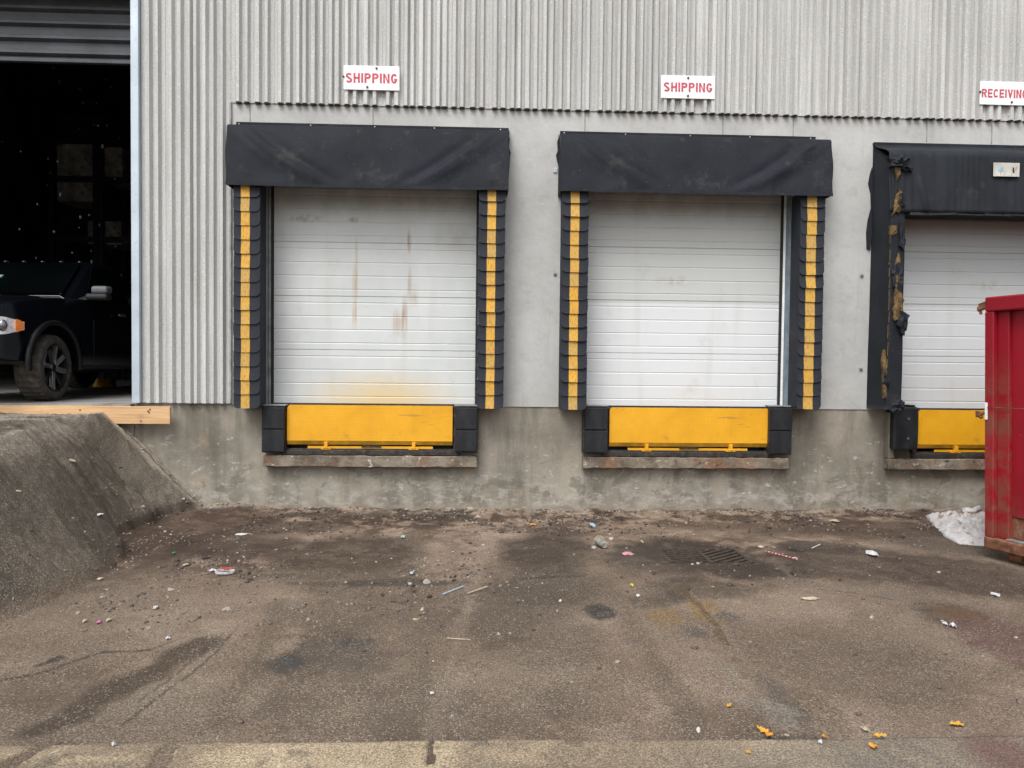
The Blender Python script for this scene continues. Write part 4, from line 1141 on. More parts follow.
# ------------------------------------------------------------------ signs
def glyph(ch):
    """bold condensed capitals: list of quads (x,z) in a box .62 wide and 1 tall"""
    k, W = .185, .62; q = []
    def R(x0, x1, z0, z1): q.append([(x0, z0), (x1, z0), (x1, z1), (x0, z1)])
    def strip(P):
        L = []
        for i, p in enumerate(P):
            a_ = P[max(0, i-1)]; c_ = P[min(len(P)-1, i+1)]; dx, dz = c_[0]-a_[0], c_[1]-a_[1]; l = math.hypot(dx, dz)
            nx, nz = -dz/l*k/2, dx/l*k/2; L.append(((p[0]+nx, p[1]+nz), (p[0]-nx, p[1]-nz)))
        for u_, v_ in zip(L, L[1:]): q.append([u_[1], v_[1], v_[0], u_[0]])
    def arc(cx, cz, rx, rz, a0, a1, n=10): return [(cx+rx*math.cos(math.radians(a0+(a1-a0)*i/n)), cz+rz*math.sin(math.radians(a0+(a1-a0)*i/n))) for i in range(n+1)]
    h = k/2
    if ch == 'I': R(0, k, 0, 1); return q, k
    if ch == 'H': R(0, k, 0, 1); R(W-k, W, 0, 1); R(k, W-k, .5-h, .5+h); return q, W
    if ch == 'E': R(0, k, 0, 1); R(k, W*.92, 1-k, 1); R(k, W*.86, .5-h, .5+h); R(k, W*.92, 0, k); return q, W*.92
    if ch == 'N': R(0, k, 0, 1); R(W-k, W, 0, 1); q.append([(k, .70), (W-k, .0), (W-k, .30), (k, 1)]); return q, W
    if ch == 'V': q.append([(.23, 0), (.39, 0), (.19, 1), (0, 1)]); q.append([(.392, 0), (.62, 1), (.43, 1), (.311, .392)]); return q, W
    if ch in 'PR':
        R(0, k, 0, 1); strip([(k, 1-h), (W*.52, 1-h)]+arc(W*.52, .715, W*.48-h, .285-h, 90, -90, 12)[1:]+[(k, .43+h)])
        if ch == 'R': q.append([(W*.40, .428), (W-.20, 0), (W+.01, 0), (W*.40+.2, .428)])
        return q, W
    if ch == 'C': strip(arc(.31, .5, .31-h, .5-h, 38, 322, 22)); return q, W
    if ch == 'G': strip(arc(.31, .5, .31-h, .5-h, 38, 335, 22)); R(.31, .62, .32, .32+k*.9); return q, W
    if ch == 'S': strip(arc(.31, .735, .31-h, .265-h, 25, 265, 14)+arc(.31, .265, .31-h, .265-h, 85, -155, 14)); return q, W
def textmesh(s, wd, hg):
    vs, fs = [], []; x = 0
    for ch in s:
        q, w_ = glyph(ch)
        for f in q:
            i = len(vs); vs += [(x+p[0], 0, p[1]) for p in f]; fs.append((i, i+1, i+2, i+3))
        x += w_+.13
    x -= .13
    me = bpy.data.meshes.new('lettering'); me.from_pydata([((p[0]/x-.5)*wd, 0, (p[2]-.5)*hg) for p in vs], [], fs); me.update(); return me
def sign(u0, u1, v0, v1, text, wfrac, label, bolts, hf=.40):
    Ys = -.082; x0, x1 = AX(u0, (v0+v1)/2, Ys), AX(u1, (v0+v1)/2, Ys); cu_ = (u0+u1)/2
    zt, zb_ = AZ(cu_, v0, Ys), AZ(cu_, v1, Ys); W, H = x1-x0, zt-zb_
    t = thing('sign', ((x0+x1)/2, Ys, (zt+zb_)/2), label, 'sign', 'white signs with red lettering above the doors', 0)
    t.rotation_euler = (0, random.uniform(-.004, .004), 0)
    b = B(); b.box(-W/2, W/2, 0, .012, -H/2, H/2, .002); b.build('board', M['white'], t)
    me = textmesh(text, W*wfrac, H*hf); me.transform(Matrix.Translation((0, -.0025, -.004)))
    link('lettering', me, M['signred'], t)
    for bx, bz in bolts:
        b = B(); b.cyl((bx*W/2, 0, bz*H/2), (bx*W/2, -.008, bz*H/2), .012, n=10); b.build('bolt', M['blackhole'], t)
sign(343.5, 399.5, 65.7, 90, 'SHIPPING', .92, 'white SHIPPING sign above the rust-streaked door', ((.18, .78), (-.15, -.78), (-1.0, .05)))
sign(661, 715, 75.5, 98.5, 'SHIPPING', .90, 'white SHIPPING sign above the middle door', ((.0, .78), (.0, -.78)))
sx1 = 980+49
sign(980, sx1, 81.5, 105, 'RECEIVING', .93, 'white RECEIVING sign cut by the right edge of the photo', ((-1.0, .05), (.3, -.75)), .36)

# ------------------------------------------------------------------ interior: rack, cartons
def rack(x0, x1, y, h, label):
    t = thing('pallet_rack', ((x0+x1)/2, y, HF), label, 'storage rack'); W = x1-x0
    for s in (-1, 1):
        for yy in (-.5, .5):
            b = B(); b.box(s*W/2-.05, s*W/2+.05, yy-.04, yy+.04, 0, h, .004); b.build('upright', M['rack'], t)
        b = B(); z = .2
        k = 0
        while z+.7 < h: b.obox((s*W/2, -.5 if k % 2 else .5, z), (s*W/2, .5 if k % 2 else -.5, z+.7), .03, .03); z += .7; k += 1
        b.build('bracing', M['rack'], t)
    for zz in (1.6, 3.1, 4.4):
        for yy in (-.5, .5):
            b = B(); b.box(-W/2, W/2, yy-.03, yy+.03, zz-.06, zz+.06, .004); b.build('beam', M['rack'], t)
    return t
yr = 9.0
rx0, rx1 = AX(64, 200, yr), AX(107, 200, yr)
rh = AZ(100, 148, yr)-HF
rack(rx0-.0, rx1, yr, rh, 'tall dark blue pallet rack standing deep inside the warehouse')
rack(rx1+.12, rx1+2.4, yr, rh*.98, 'second dark pallet rack beside the jamb, half hidden')
for (u0, u1, v0, v1, l, dy) in ((67, 104, 150, 181, 'large pale wrapped load on the top rack shelf', -.1), (67, 103, 184, 205, 'brown carton on the middle rack shelf', 0), (97, 130, 224, 247, 'pale carton on the rack shelf near the jamb', .0), (111, 131, 152, 185, 'grey load on the top shelf of the right rack', 0)):
    x0, x1 = AX(u0, v0, yr+dy), AX(u1, v0, yr+dy); z0, z1 = AZ(u0, v1, yr), AZ(u0, v0, yr)
    b = B(); b.box(-(x1-x0)/2, (x1-x0)/2, -.42, .42, 0, z1-z0, .015); b.box(-(x1-x0)/2+.1, -(x1-x0)/2+.16, -.424, -.421, .01, z1-z0-.01)
    tag(b.build('carton', M['carton'], None, ((x0+x1)/2, yr+dy, z0)), l, 'carton', 'cartons on the warehouse rack')
p = gp(105, 387, HF)
b = B(); b.prism([(-.16, -.1, 0), (.16, -.1, 0), (.13, -.1, .15), (-.10, -.1, .15)], (0, .2, 0), bev=.01); b.box(-.03, .03, -.105, -.101, .03, .12)
tag(b.build('wheel_chock', M['yellow'], None, (p.x, p.y, HF)), 'small yellow wheel chock on the floor behind the pickup', 'wheel chock')

# ------------------------------------------------------------------ black pickup
WX, WY = -4.94, .40        # outer face of the near front wheel
th = math.radians(-90-3.5)
trk = thing('pickup_truck', (0, 0, 0), 'black pickup truck nosing out of the dark drive-in opening', 'pickup truck')
R_ = .385
# local: +x forward, +y left side (towards the camera), origin on the floor between the front wheels
c_, s_ = math.cos(th), math.sin(th)
trk.rotation_euler = (0, 0, th)
lo = Vector((0, 1.0))
trk.location = (WX-(c_*lo.x-s_*lo.y), WY-(s_*lo.x+c_*lo.y), HF)
def loft(secs, name, mat, parent, smooth=True, bevm=None):
    """secs: list of closed outlines with equal counts"""
    b = B(); R = [[b.bm.verts.new(p) for p in s] for s in secs]; n = len(secs[0])
    for a, c in zip(R, R[1:]):
        for i in range(n): b.bm.faces.new((a[i], a[(i+1) % n], c[(i+1) % n], c[i]))
    b.bm.faces.new(R[0][::-1]); b.bm.faces.new(R[-1])
    bmesh.ops.recalc_face_normals(b.bm, faces=b.bm.faces[:])
    o = b.build(name, mat, parent, smooth=smooth)
    if bevm: m = o.modifiers.new('b', 'BEVEL'); m.width = bevm; m.segments = 3; m.limit_method = 'ANGLE'; m.angle_limit = .5
    return o
# side outline with wheel arches (x,z)
WB = 3.55; AR = .47
side = [(.80, .50), (AR+.02, .46)]
for a in range(0, 181, 12): side.append((AR*math.cos(math.radians(a)), .42+AR*math.sin(math.radians(a))))
side += [(-AR-.02, .40), (-WB+AR+.02, .42)]
for a in range(0, 181, 12): side.append((-WB+AR*math.cos(math.radians(a)), .42+AR*math.sin(math.radians(a))))
side += [(-WB-AR-.3, .50), (-WB-1.15, .55), (-WB-1.2, 1.20), (-3.0, 1.22), (-.62, 1.225), (-.1, 1.20), (.45, 1.13), (.72, 1.07), (.83, .97), (.84, .70)]
def body_y(z): return 1.0 - (.07*max(0, (z-.95)/.38)**2) - .03*max(0, (.6-z)/.2)
def yfx(x, z):
    taper = .0 if x < .2 else .16*((x-.2)/.65)**2
    return body_y(z)-taper
b = B()
L = [b.bm.verts.new((x, yfx(x, z), z)) for x, z in side]; Rr = [b.bm.verts.new((x, -yfx(x, z), z)) for x, z in side]
b.bm.faces.new(L); b.bm.faces.new(Rr[::-1])
n = len(side)
for i in range(n): b.bm.faces.new((L[i], Rr[i], Rr[(i+1) % n], L[(i+1) % n]))
bmesh.ops.triangulate(b.bm, faces=[f for f in b.bm.faces if len(f.verts) > 4])
bmesh.ops.recalc_face_normals(b.bm, faces=b.bm.faces[:])
body = b.build('body', M['carpaint'], trk)
md = body.modifiers.new('b', 'BEVEL'); md.width = .05; md.segments = 4; md.limit_method = 'ANGLE'; md.angle_limit = .7
for p_ in body.data.polygons: p_.use_smooth = True
# raised hood
def hsec(x, w_, z, cr): return [(x, -w_, z-.10), (x, -w_*.97, z-.02), (x, -w_*.6, z+cr*.7), (x, 0, z+cr), (x, w_*.6, z+cr*.7), (x, w_*.97, z-.02), (x, w_, z-.10)]
loft([hsec(.80, .60, 1.06, .03), hsec(.68, .66, 1.11, .05), hsec(.3, .74, 1.16, .06), hsec(-.3, .82, 1.21, .05), hsec(-.62, .86, 1.235, .02)], 'hood', M['carpaint'], trk)
# cab
def csec(x, wb, wt, z0, z1): return [(x, -wb, z0), (x, -wt, z1-.06), (x, -wt+.10, z1), (x, wt-.10, z1), (x, wt, z1-.06), (x, wb, z0)]
cabo = [csec(-.46, .88, .86, 1.28, 1.36), csec(-1.18, .93, .70, 1.28, 1.83), csec(-1.45, .93, .70, 1.28, 1.89), csec(-2.2, .93, .70, 1.28, 1.91), csec(-2.75, .93, .70, 1.28, 1.88), csec(-3.0, .92, .72, 1.28, 1.36)]
cabo = [[(x, y, z-.10) for x, y, z in q] for q in cabo]
cab = loft(cabo, 'cab', M['carpaint'], trk, True, .03)
# windscreen, side glass
def quad(name, pts, thick, mat, parent, n=Vector((0, 0, 0))):
    b = B(); b.prism(pts, n*thick); return b.build(name, mat, parent)
quad('windshield', [(-.455, -.80, 1.275), (-.455, .80, 1.275), (-1.135, .63, 1.725), (-1.135, -.63, 1.725)], .012, M['glass'], trk, Vector((.55, 0, .83)))
for (a0, a1, nm) in ((-.98, -1.78, 'side_window'), (-1.86, -2.58, 'side_window')):
    f0 = .0
    pts = [(a0+.20 if a0 > -1 else a0, .895, 1.26), (a0-.16 if a0 > -1 else a0, .755, 1.68), (a1, .748, 1.70), (a1, .895, 1.26)]
    quad(nm, pts, .022, M['glass'], trk, Vector((0, .95, .3)))
b = B(); b.box(.14, .20, -.6, .6, 0, 0) if False else b.cyl((-.50, -.05, 1.30), (-.62, -.62, 1.38), .008, n=6); b.cyl((-.50, .65, 1.30), (-.62, .05, 1.38), .008, n=6); b.parts('wiper', M['trim'], trk)
b = B(); b.box(-.005, .005, -.025, .025, -.03, .03, .002)
o = b.build('windshield_sticker', simple('pale_green_sticker', (.16, .26, .23), .7), trk, (-.80, -.20, 1.525)); o.rotation_euler = (0, -.98, 0)
# door cut lines, handle, mirror
for x in (-.78, -1.82, -2.66):
    b = B(); b.box(x-.006, x+.006, 1.001, 1.0035, .50, .98); b.build('door_seam', M['blackhole'], trk)
b = B(); b.box(-1.50, -1.33, 1.0, 1.035, 1.06, 1.09, .01); o = b.build('door_handle', M['chrome'], trk)
b = B(); b.box(-2.60, -2.42, 1.0, 1.035, 1.045, 1.075, .01); b.build('door_handle', M['chrome'], trk)
b = B(); b.box(-.80, -.64, .96, 1.24, 1.225, 1.305, .035, seg=3); mi = b.build('mirror', M['trim'], trk, smooth=False)
b = B(); b.box(-.80, -.65, 1.03, 1.24, 1.300, 1.40, .035, seg=3); b.build('mirror_shell', simple('satin_grey_mirror_shell', (.10, .105, .115), .35), mi)
b = B(); b.obox((-.70, .88, 1.22), (-.72, 1.0, 1.26), .05, .04, .006); b.build('mirror_arm', M['trim'], mi)
for yy in (-.5, -.25, 0, .25, .5):
    b = B(); b.ball((0, 0, 0), (.04, .026, .014), 2); b.build('roof_lamp', M['chrome'], trk, (-1.34, yy, 1.775))
# headlights
for s in (1, -1):
    b = B()
    pts = []
    def hp(x, y, z): return (x, s*y, z)
    # wrap-around lens: front face then side
    Lp = [(.845, .50), (.845, .68), (.80, .80), (.70, .905), (.52, .982)]
    zt_h = [.925, .935, .94, .93, .885]; zb_h = [.74, .735, .735, .75, .80]
    A = [b.bm.verts.new(hp(x+.012, y+.012, z)) for (x, y), z in zip(Lp, zt_h)]; C = [b.bm.verts.new(hp(x+.012, y+.012, z)) for (x, y), z in zip(Lp, zb_h)]
    A2 = [b.bm.verts.new(hp(x-.05, y-.05, z)) for (x, y), z in zip(Lp, zt_h)]; C2 = [b.bm.verts.new(hp(x-.05, y-.05, z)) for (x, y), z in zip(Lp, zb_h)]
    for i in range(4):
        for q in ((A[i], A[i+1], C[i+1], C[i]), (A2[i], C2[i], C2[i+1], A2[i+1]), (A[i], A2[i], A2[i+1], A[i+1]), (C[i], C[i+1], C2[i+1], C2[i])): b.bm.faces.new(q)
    b.bm.faces.new((A[0], C[0], C2[0], A2[0])); b.bm.faces.new((A[-1], A2[-1], C2[-1], C[-1]))
    bmesh.ops.recalc_face_normals(b.bm, faces=b.bm.faces[:])
    hl = b.build('headlight', M['lens'], trk)
    b = B()
    for (bx_, by_, br_) in ((.80, .775, .085), (.715, .875, .070)):
        b.ball(hp(bx_+.012, by_+.012, .84), (br_*.7, br_*.7, br_), 2)
    b.parts('reflector_bowl', M['chrome'], hl, True)
    b = B()
    q = [(.615, .952), (.575, .968), (.530, .985)]
    zt2 = [.915, .905, .875]; zb2 = [.770, .785, .810]
    vv = [Vector(hp(x+.018, y+.018, z)) for (x, y), z in zip(q, zt2)]+[Vector(hp(x+.018, y+.018, z)) for (x, y), z in reversed(list(zip(q, zb2)))]
    for k in range(2):
        a1, a2, c1, c2 = vv[k], vv[k+1], vv[5-k], vv[4-k]
        b.prism([a1, a2, c2, c1], Vector((-.014, -s*.014, 0)))
    b.build('amber_lens', M['amber'], hl)
# grille, bumper, flares
b = B(); b.box(.80, .865, -.50, .50, .72, 1.04, .02, seg=2)
gr_ = b.build('grille', M['trim'], trk)
b = B(); b.box(.86, .885, -.50, .50, .875, .90, .005); b.box(.86, .885, -.012, .012, .72, 1.03, .005); b.build('grille_bars', M['chrome'], gr_)
b = B(); b.box(.80, .96, -.88, .88, .45, .68, .05, seg=3); b.build('front_bumper', M['carpaint'], trk)
b = B(); b.box(.955, .963, -.80, .80, .60, .645, .003); b.build('bumper_highlight', M['chrome'], trk)
for wx in (0, -WB):
    for s in (1, -1):
        b = B(); N = 20; R = []
        for i in range(N+1):
            a = math.radians(-8+196*i/N); cx_, cz_ = math.cos(a), math.sin(a)
            R.append([b.bm.verts.new((wx+r*cx_, s*y, .42+r*cz_)) for r, y in ((.455, .96), (.465, 1.03), (.505, 1.02), (.525, .985))])
        for q1, q2 in zip(R, R[1:]):
            for i in range(4): b.bm.faces.new((q1[i], q1[(i+1) % 4], q2[(i+1) % 4], q2[i]))
        bmesh.ops.recalc_face_normals(b.bm, faces=b.bm.faces[:])
        b.build('fender_flare', M['flare'], trk, smooth=True)
b = B(); b.box(-WB+.5, -.52, .86, .98, .36, .42, .015); b.build('running_board', M['trim'], trk)
b = B(); b.box(-4.6, .6, -.45, .45, .30, .50, .03); b.build('chassis', M['blackhole'], trk)
# wheels
def wheel(x, y, s, steer=0):
    w_ = bpy.data.objects.new('wheel', None); COL.objects.link(w_); w_.parent = trk; w_.location = (x, y-s*.14, R_); w_.rotation_euler = (0, 0, steer); w_.empty_display_size = .1
    # tyre by lathe
    pr = [(.265, -.12), (.30, -.145), (.35, -.143), (.374, -.125), (.385, -.09), (.385, 0), (.385, .09), (.374, .125), (.35, .143), (.30, .145), (.265, .12)]
    b = B(); N = 64; R = []
    for i in range(N):
        a = 2*PI*i/N; k = .008 if i % 2 else 0
        R.append([b.bm.verts.new(((r-(k if r > .37 else 0))*math.cos(a), yy, (r-(k if r > .37 else 0))*math.sin(a))) for r, yy in pr])
    for i in range(N):
        p1, p2 = R[i], R[(i+1) % N]
        for j in range(len(pr)-1): b.bm.faces.new((p1[j], p1[j+1], p2[j+1], p2[j]))
    bmesh.ops.recalc_face_normals(b.bm, faces=b.bm.faces[:])
    b.build('tyre', M['tyre'], w_)
    b = B()
    N = 40
    prr = [(.27, s*.130), (.264, s*.142), (.252, s*.132), (.24, s*.06), (.225, -s*.02), (.02, -s*.03)]
    R = []
    for i in range(N):
        a = 2*PI*i/N; R.append([b.bm.verts.new((r*math.cos(a), yy, r*math.sin(a))) for r, yy in prr])
    for i in range(N):
        p1, p2 = R[i], R[(i+1) % N]
        for j in range(len(prr)-1): b.bm.faces.new((p1[j], p1[j+1], p2[j+1], p2[j]))
    b.cyl((0, s*.0, 0), (0, s*.115, 0), .055, .045, 20)
    rim = b.build('rim', M['rim'], w_)
    for k in range(8):
        a = 2*PI*k/8+.2; d = Vector((math.cos(a), 0, math.sin(a)))
        b = B(); b.obox(d*.05+Vector((0, s*.095, 0)), d*.252+Vector((0, s*.118, 0)), .042, .030, .008, upv=(0, 1, 0)); b.build('spoke', M['rimface'] if k % 2 == 0 or k == 3 else M['rim'], rim if False else w_)
wheel(0, 1.0, 1, .10); wheel(0, -1.0, -1, .10); wheel(-WB, 1.0, 1); wheel(-WB, -1.0, -1)

# ------------------------------------------------------------------ red roll-off container
a0 = gp(984.5, 547, .1); a1 = gp(1024, 557.3, .1)
ang = math.atan2(a1.y-a0.y, a1.x-a0.x)
con = thing('waste_container', (a0.x, a0.y, 0), 'red steel roll-off waste container standing at the right edge', 'waste container', None, ang)
con.rotation_mode = 'QUATERNION'
con.rotation_quaternion = (Matrix.Rotation(math.radians(-1.6), 3, 'Y') @ Matrix.Rotation(ang, 3, 'Z')).to_quaternion()
# local +x runs along the visible end face, +y into the container
WC, LC, HC = 2.42, 5.2, 2.31
b = B(); b.box(0, .085, 0, .16, .20, HC-.13, .006); b.box(WC-.085, WC, 0, .16, .20, HC-.13, .006); b.parts('corner_post', M['red'], con)
b = B(); b.box(.086, .19, .05, .14, .20, HC-.13, .004); b.box(WC-.19, WC-.086, .05, .14, .20, HC-.13, .004); b.parts('post_web', M['red'], con)
b = B(); b.box(0, WC, -.004, .17, HC-.129, HC, .012); b.build('top_rail', M['red'], con)
b = B(); b.box(.191, WC-.191, .085, .11, .40, HC-.131, .003); b.build('end_panel', M['red'], con)
b = B(); b.box(.10, WC-.10, .10, .16, .21, .398, .003); b.build('lower_recess', M['rust'], con)
b = B(); b.box(0, WC, -.01, .17, .10, .198, .008); b.build('base_rail', M['rust'], con)
b = B(); b.box(.191, WC-.191, .02, .09, .199, .21, .002); b.build('sill_plate', M['jamb'], con)
for xx in (0, WC-.06):
    b = B(); b.box(xx, xx+.06, .171, LC, .22, HC-.10, .004); b.build('side_wall', M['red'], con)
    b = B()
    for k in range(8): b.box(xx-.05 if xx == 0 else xx+.061, xx-.001 if xx == 0 else xx+.11, .5+k*.6, .58+k*.6, .24, HC-.12, .004)
    b.build('side_rib', M['red'], con) if xx else b.bm.free()
    b = B(); b.box(xx-.002, xx+.08, .171, LC, HC-.099, HC, .01); b.build('side_rail', M['red'], con)
b = B(); b.box(.061, WC-.061, .171, LC, .22, .26); b.build('container_floor', M['rust'], con)
b = B(); b.box(0, WC, LC+.001, LC+.06, .22, HC); b.build('rear_wall', M['red'], con)
for xx in (.45, WC-.55):
    b = B(); b.box(xx, xx+.10, .1, LC, .03, .099, .004); b.parts('skid', M['rust'], con)
b = B(); b.cyl((.18, .12, .055), (.30, .12, .055), .055, n=18); b.box(.17, .31, .10, .14, .06, .10); b.parts('roller', M['rust'], con)
# hooks, wire and tag
b = B(); z = AZ(978, 306, a0.y)
b.obox((-.0, .03, 2.245), (-.06, .03, 2.23), .03, .05, .006); b.ball((-.075, .03, 2.215), (.022, .02, .03), 2); b.cyl((-.07, .03, 2.21), (-.06, .03, 2.165), .012, n=8); b.build('top_hook', M['rust'], con)
b = B()
for k, (dx, dz) in enumerate(((-.02, .01), (-.045, .0), (-.068, -.012), (-.05, -.028))): b.ball((dx, .02, 1.28+dz), (.020, .014, .016), 2)
b.cyl((-.085, .02, 1.29), (.0, .02, 1.29), .009, n=8); b.obox((-.09, .02, 1.30), (-.085, .02, 1.25), .015, .02, .003); b.build('latch_chain', M['rust'], con)
b = B(); b.box(.010, .034, -.010, -.0015, 1.235, 1.385, .002); b.build('tag_strip', M['white'], con)
b = B(); b.cyl((.034, -.008, 1.345), (WC, -.012, 1.375), .003, n=6); b.build('wire', M['rust'], con)

# ------------------------------------------------------------------ litter, each its own thing
def crumple(name, outline, hgt, mat, label, cat, seed, amp=.03, group=None, z0=0.0):
    """sheet with an irregular outline (pixels on the ground), crumpled and resting on the ground"""
    P = [gp(u, v) for u, v in outline]; c = sum(P, Vector())/len(P); rng = random.Random(seed)
    b = B(); n = len(P); rings = []; K = 16; sub = 8 if len(P) > 8 else 4
    O = []
    for p, q in zip(P, P[1:]+P[:1]):
        for k in range(sub): O.append(p.lerp(q, k/sub))
    for j in range(K+1):
        f = 1-j/(K+1)
        ring = []
        for p in O:
            q = c+(p-c)*f; nz = mn.noise(q*9+Vector((seed, 0, 0)))*.5+mn.noise(q*22+Vector((seed, 3, 0)))*.3
            wq = q+mn.noise_vector(q*3)*.12
            rid = 1-abs(mn.noise(Vector((wq.x*5+wq.y*3, wq.y*11-wq.x*4, seed))))*3.0; rid2 = 1-abs(mn.noise(Vector((wq.x*13-wq.y*9, wq.y*16, seed+5))))*3
            rr_ = 1-abs(mn.noise(Vector((wq.x*4.5+wq.y*2, wq.y*6-wq.x*3, seed+9))))*2.6
            z = hgt*(1-f**5)*(.25+.85*max(-.2, rr_))+amp*(.2*nz+.75*max(0, rid)+.12*rid2)*(1-f**6)+.006
            ring.append(b.bm.verts.new((q.x-c.x, q.y-c.y, max(.004, z))))
        rings.append(ring)
    m = len(O)
    for r1, r2 in zip(rings, rings[1:]):
        for i in range(m): b.bm.faces.new((r1[i], r1[(i+1) % m], r2[(i+1) % m], r2[i]))
    b.bm.faces.new(rings[-1])
    bot = [b.bm.verts.new((v.co.x*.97, v.co.y*.97, -.01)) for v in rings[0]]
    for i in range(m): b.bm.faces.new((rings[0][(i+1) % m], rings[0][i], bot[i], bot[(i+1) % m]))
    b.bm.faces.new(bot[::-1]); bmesh.ops.recalc_face_normals(b.bm, faces=b.bm.faces[:])
    o = b.build(name, mat, None, (c.x, c.y, z0+float(ground_h(np.array([c.x]), np.array([c.y]))[0])), smooth=True)
    return tag(o, label, cat, group)
crumple('plastic_sack', [(925, 518), (950, 517), (975, 521), (990, 517), (1005, 524), (1005, 545), (988, 549), (960, 547), (944, 539), (935, 530)], .065, M['bag'], 'crumpled dirty white plastic sack lying beside the red container', 'sack', 3, .060)
crumple('styrofoam_lump', [(961, 512), (966, 508), (980, 507), (984, 511), (975, 515), (963, 515)], .05, M['bag'], 'white foam lump on the dirt behind the plastic sack', 'foam lump', 9, .02)

PAL = {k: simple('litter_'+k, tuple(.72*q_ for q_ in v), .75, var=.12, vs=40, dirt=((.14, .11, .085), 30, .75), bump=0) for k, v in dict(white=(.70, .70, .70), green=(.03, .35, .12), pink=(.70, .32, .38), hotpink=(.75, .22, .50), yellow=(.75, .62, .05), blue=(.45, .60, .72), cream=(.55, .48, .34), red=(.60, .05, .06), orange=(.75, .33, .03), brown=(.25, .15, .08), leaf=(.72, .40, .05), black=(.02, .02, .02), teal=(.40, .55, .50)).items()}
def gz(x, y): return float(ground_h(np.array([x]), np.array([y]))[0])
def put(o, u, v, label, cat, group=None, dz=.004, rz=0):
    p = gp(u, v); o.location = (p.x, p.y, gz(p.x, p.y)+dz+(.012 if p.y < sy-.05 else 0)); o.rotation_euler = (0, 0, rz); return tag(o, label, cat, group)
def scrap(u, v, wpx, hpx, colr, label, name='paper_scrap', cat='litter', seed=0, rz=0, lift=.012):
    p = gp(u, v); q = gp(u+wpx, v); a = (q-p).length/2*.78; d = max(.007, abs(gp(u, v-hpx/2).y-gp(u, v+hpx/2).y)/2*.75)
    rng = random.Random(seed+int(u)); N = 11
    b = B(); ring = []; 
    for i in range(N):
        t = 2*PI*i/N; r = rng.uniform(.7, 1.1); ring.append((a*r*math.cos(t), d*r*math.sin(t), rng.uniform(0, lift)))
    top = [b.bm.verts.new((x, y, z+.004)) for x, y, z in ring]; bt = [b.bm.verts.new((x, y, z)) for x, y, z in ring]; c = b.bm.verts.new((0, 0, lift*1.3+.004)); c2 = b.bm.verts.new((0, 0, lift*.8))
    for i in range(N):
        j = (i+1) % N; b.bm.faces.new((top[i], top[j], c)); b.bm.faces.new((bt[j], bt[i], c2)); b.bm.faces.new((top[j], top[i], bt[i], bt[j]))
    o = b.build(name, PAL[colr], None)
    return put(o, u, v, label, cat, 'scraps of litter on the ground', .003, rz)
scrap(213, 572, 9, 3.5, 'white', 'white crumpled wrapper beside the red and white wrapper', seed=1)
scrap(100, 552, 9, 3, 'white', 'white scrap at the foot of the asphalt ramp')
scrap(174, 555, 4, 3, 'green', 'tiny bright green scrap in the brown dirt', 'plastic_scrap')
scrap(186, 567, 9, 2.5, 'cream', 'cream sliver below the green scrap')
scrap(100, 580, 8, 2.5, 'cream', 'cream scrap left of the foot of the ramp, below the white one')
scrap(155, 608, 6, 4, 'white', 'small bright white scrap above the pink scrap')
scrap(99, 622, 6, 3.5, 'hotpink', 'tiny hot pink scrap at left', 'plastic_scrap')
scrap(85, 621, 5, 4, 'cream', 'cream fragment left of the hot pink scrap'); scrap(109, 620, 6, 4, 'cream', 'cream fragment right of the hot pink scrap')
scrap(168, 637, 6, 2.5, 'white', 'pale chip on the crack at left'); scrap(243, 535, 22, 2, 'white', 'long thin pale paper strip near the ramp', 'paper_strip')
scrap(412, 574, 6, 5, 'blue', 'pale blue-white crumpled scrap before the first bay'); scrap(403, 537, 6, 3, 'teal', 'small teal scrap near the first bay wall')
scrap(593, 525, 7, 6, 'blue', 'light blue plastic scrap by the wall between bays', 'plastic_scrap')
scrap(628, 557, 17, 4, 'pink', 'pink cloth strip left of the drain grate', 'cloth_strip')
scrap(632, 588, 4, 5, 'yellow', 'small yellow scrap lying below the pink strip', 'plastic_scrap')
scrap(638, 599, 5, 3, 'white', 'tiny white scrap beneath the yellow scrap'); scrap(642, 549-6, 4, 3, 'cream', 'cream chip above the pink strip')
scrap(761, 549, 7, 3, 'cream', 'cream chip right of the drain grate'); scrap(533, 524, 10, 2.5, 'orange', 'thin orange scrap by the wall between bays')
scrap(834, 523, 13, 3, 'cream', 'flat cream scrap by the wall below the right bay'); scrap(872, 557, 12, 7, 'white', 'clear crumpled plastic cup lid on the damp ground', 'crushed_cup', seed=4, lift=.03)
scrap(810, 599.5, 26, 2.5, 'cream', 'long tan splinter right of centre', 'wood_splinter'); scrap(953, 626.5, 9, 4, 'white', 'bright white foam chip by the orange puddle', 'foam_chip', lift=.025)
scrap(945, 624, 6, 4, 'white', 'greyish foam chip left of the brighter one', 'foam_chip'); scrap(995, 597, 9, 5, 'white', 'small crumpled pale paper near the red container')
scrap(114, 748.5, 6, 3, 'white', 'small white chip on the concrete slab at left'); scrap(432, 697, 6, 3, 'white', 'little white scrap on the asphalt at centre'); scrap(698, 736, 5, 3, 'white', 'small white pebble at the slab edge', 'pebble', lift=.02)
scrap(820, 746, 6, 3, 'white', 'pale blue-white scrap on the slab'); scrap(560, 584+20, 4, 2, 'white', 'tiny white speck in the middle of the yard')
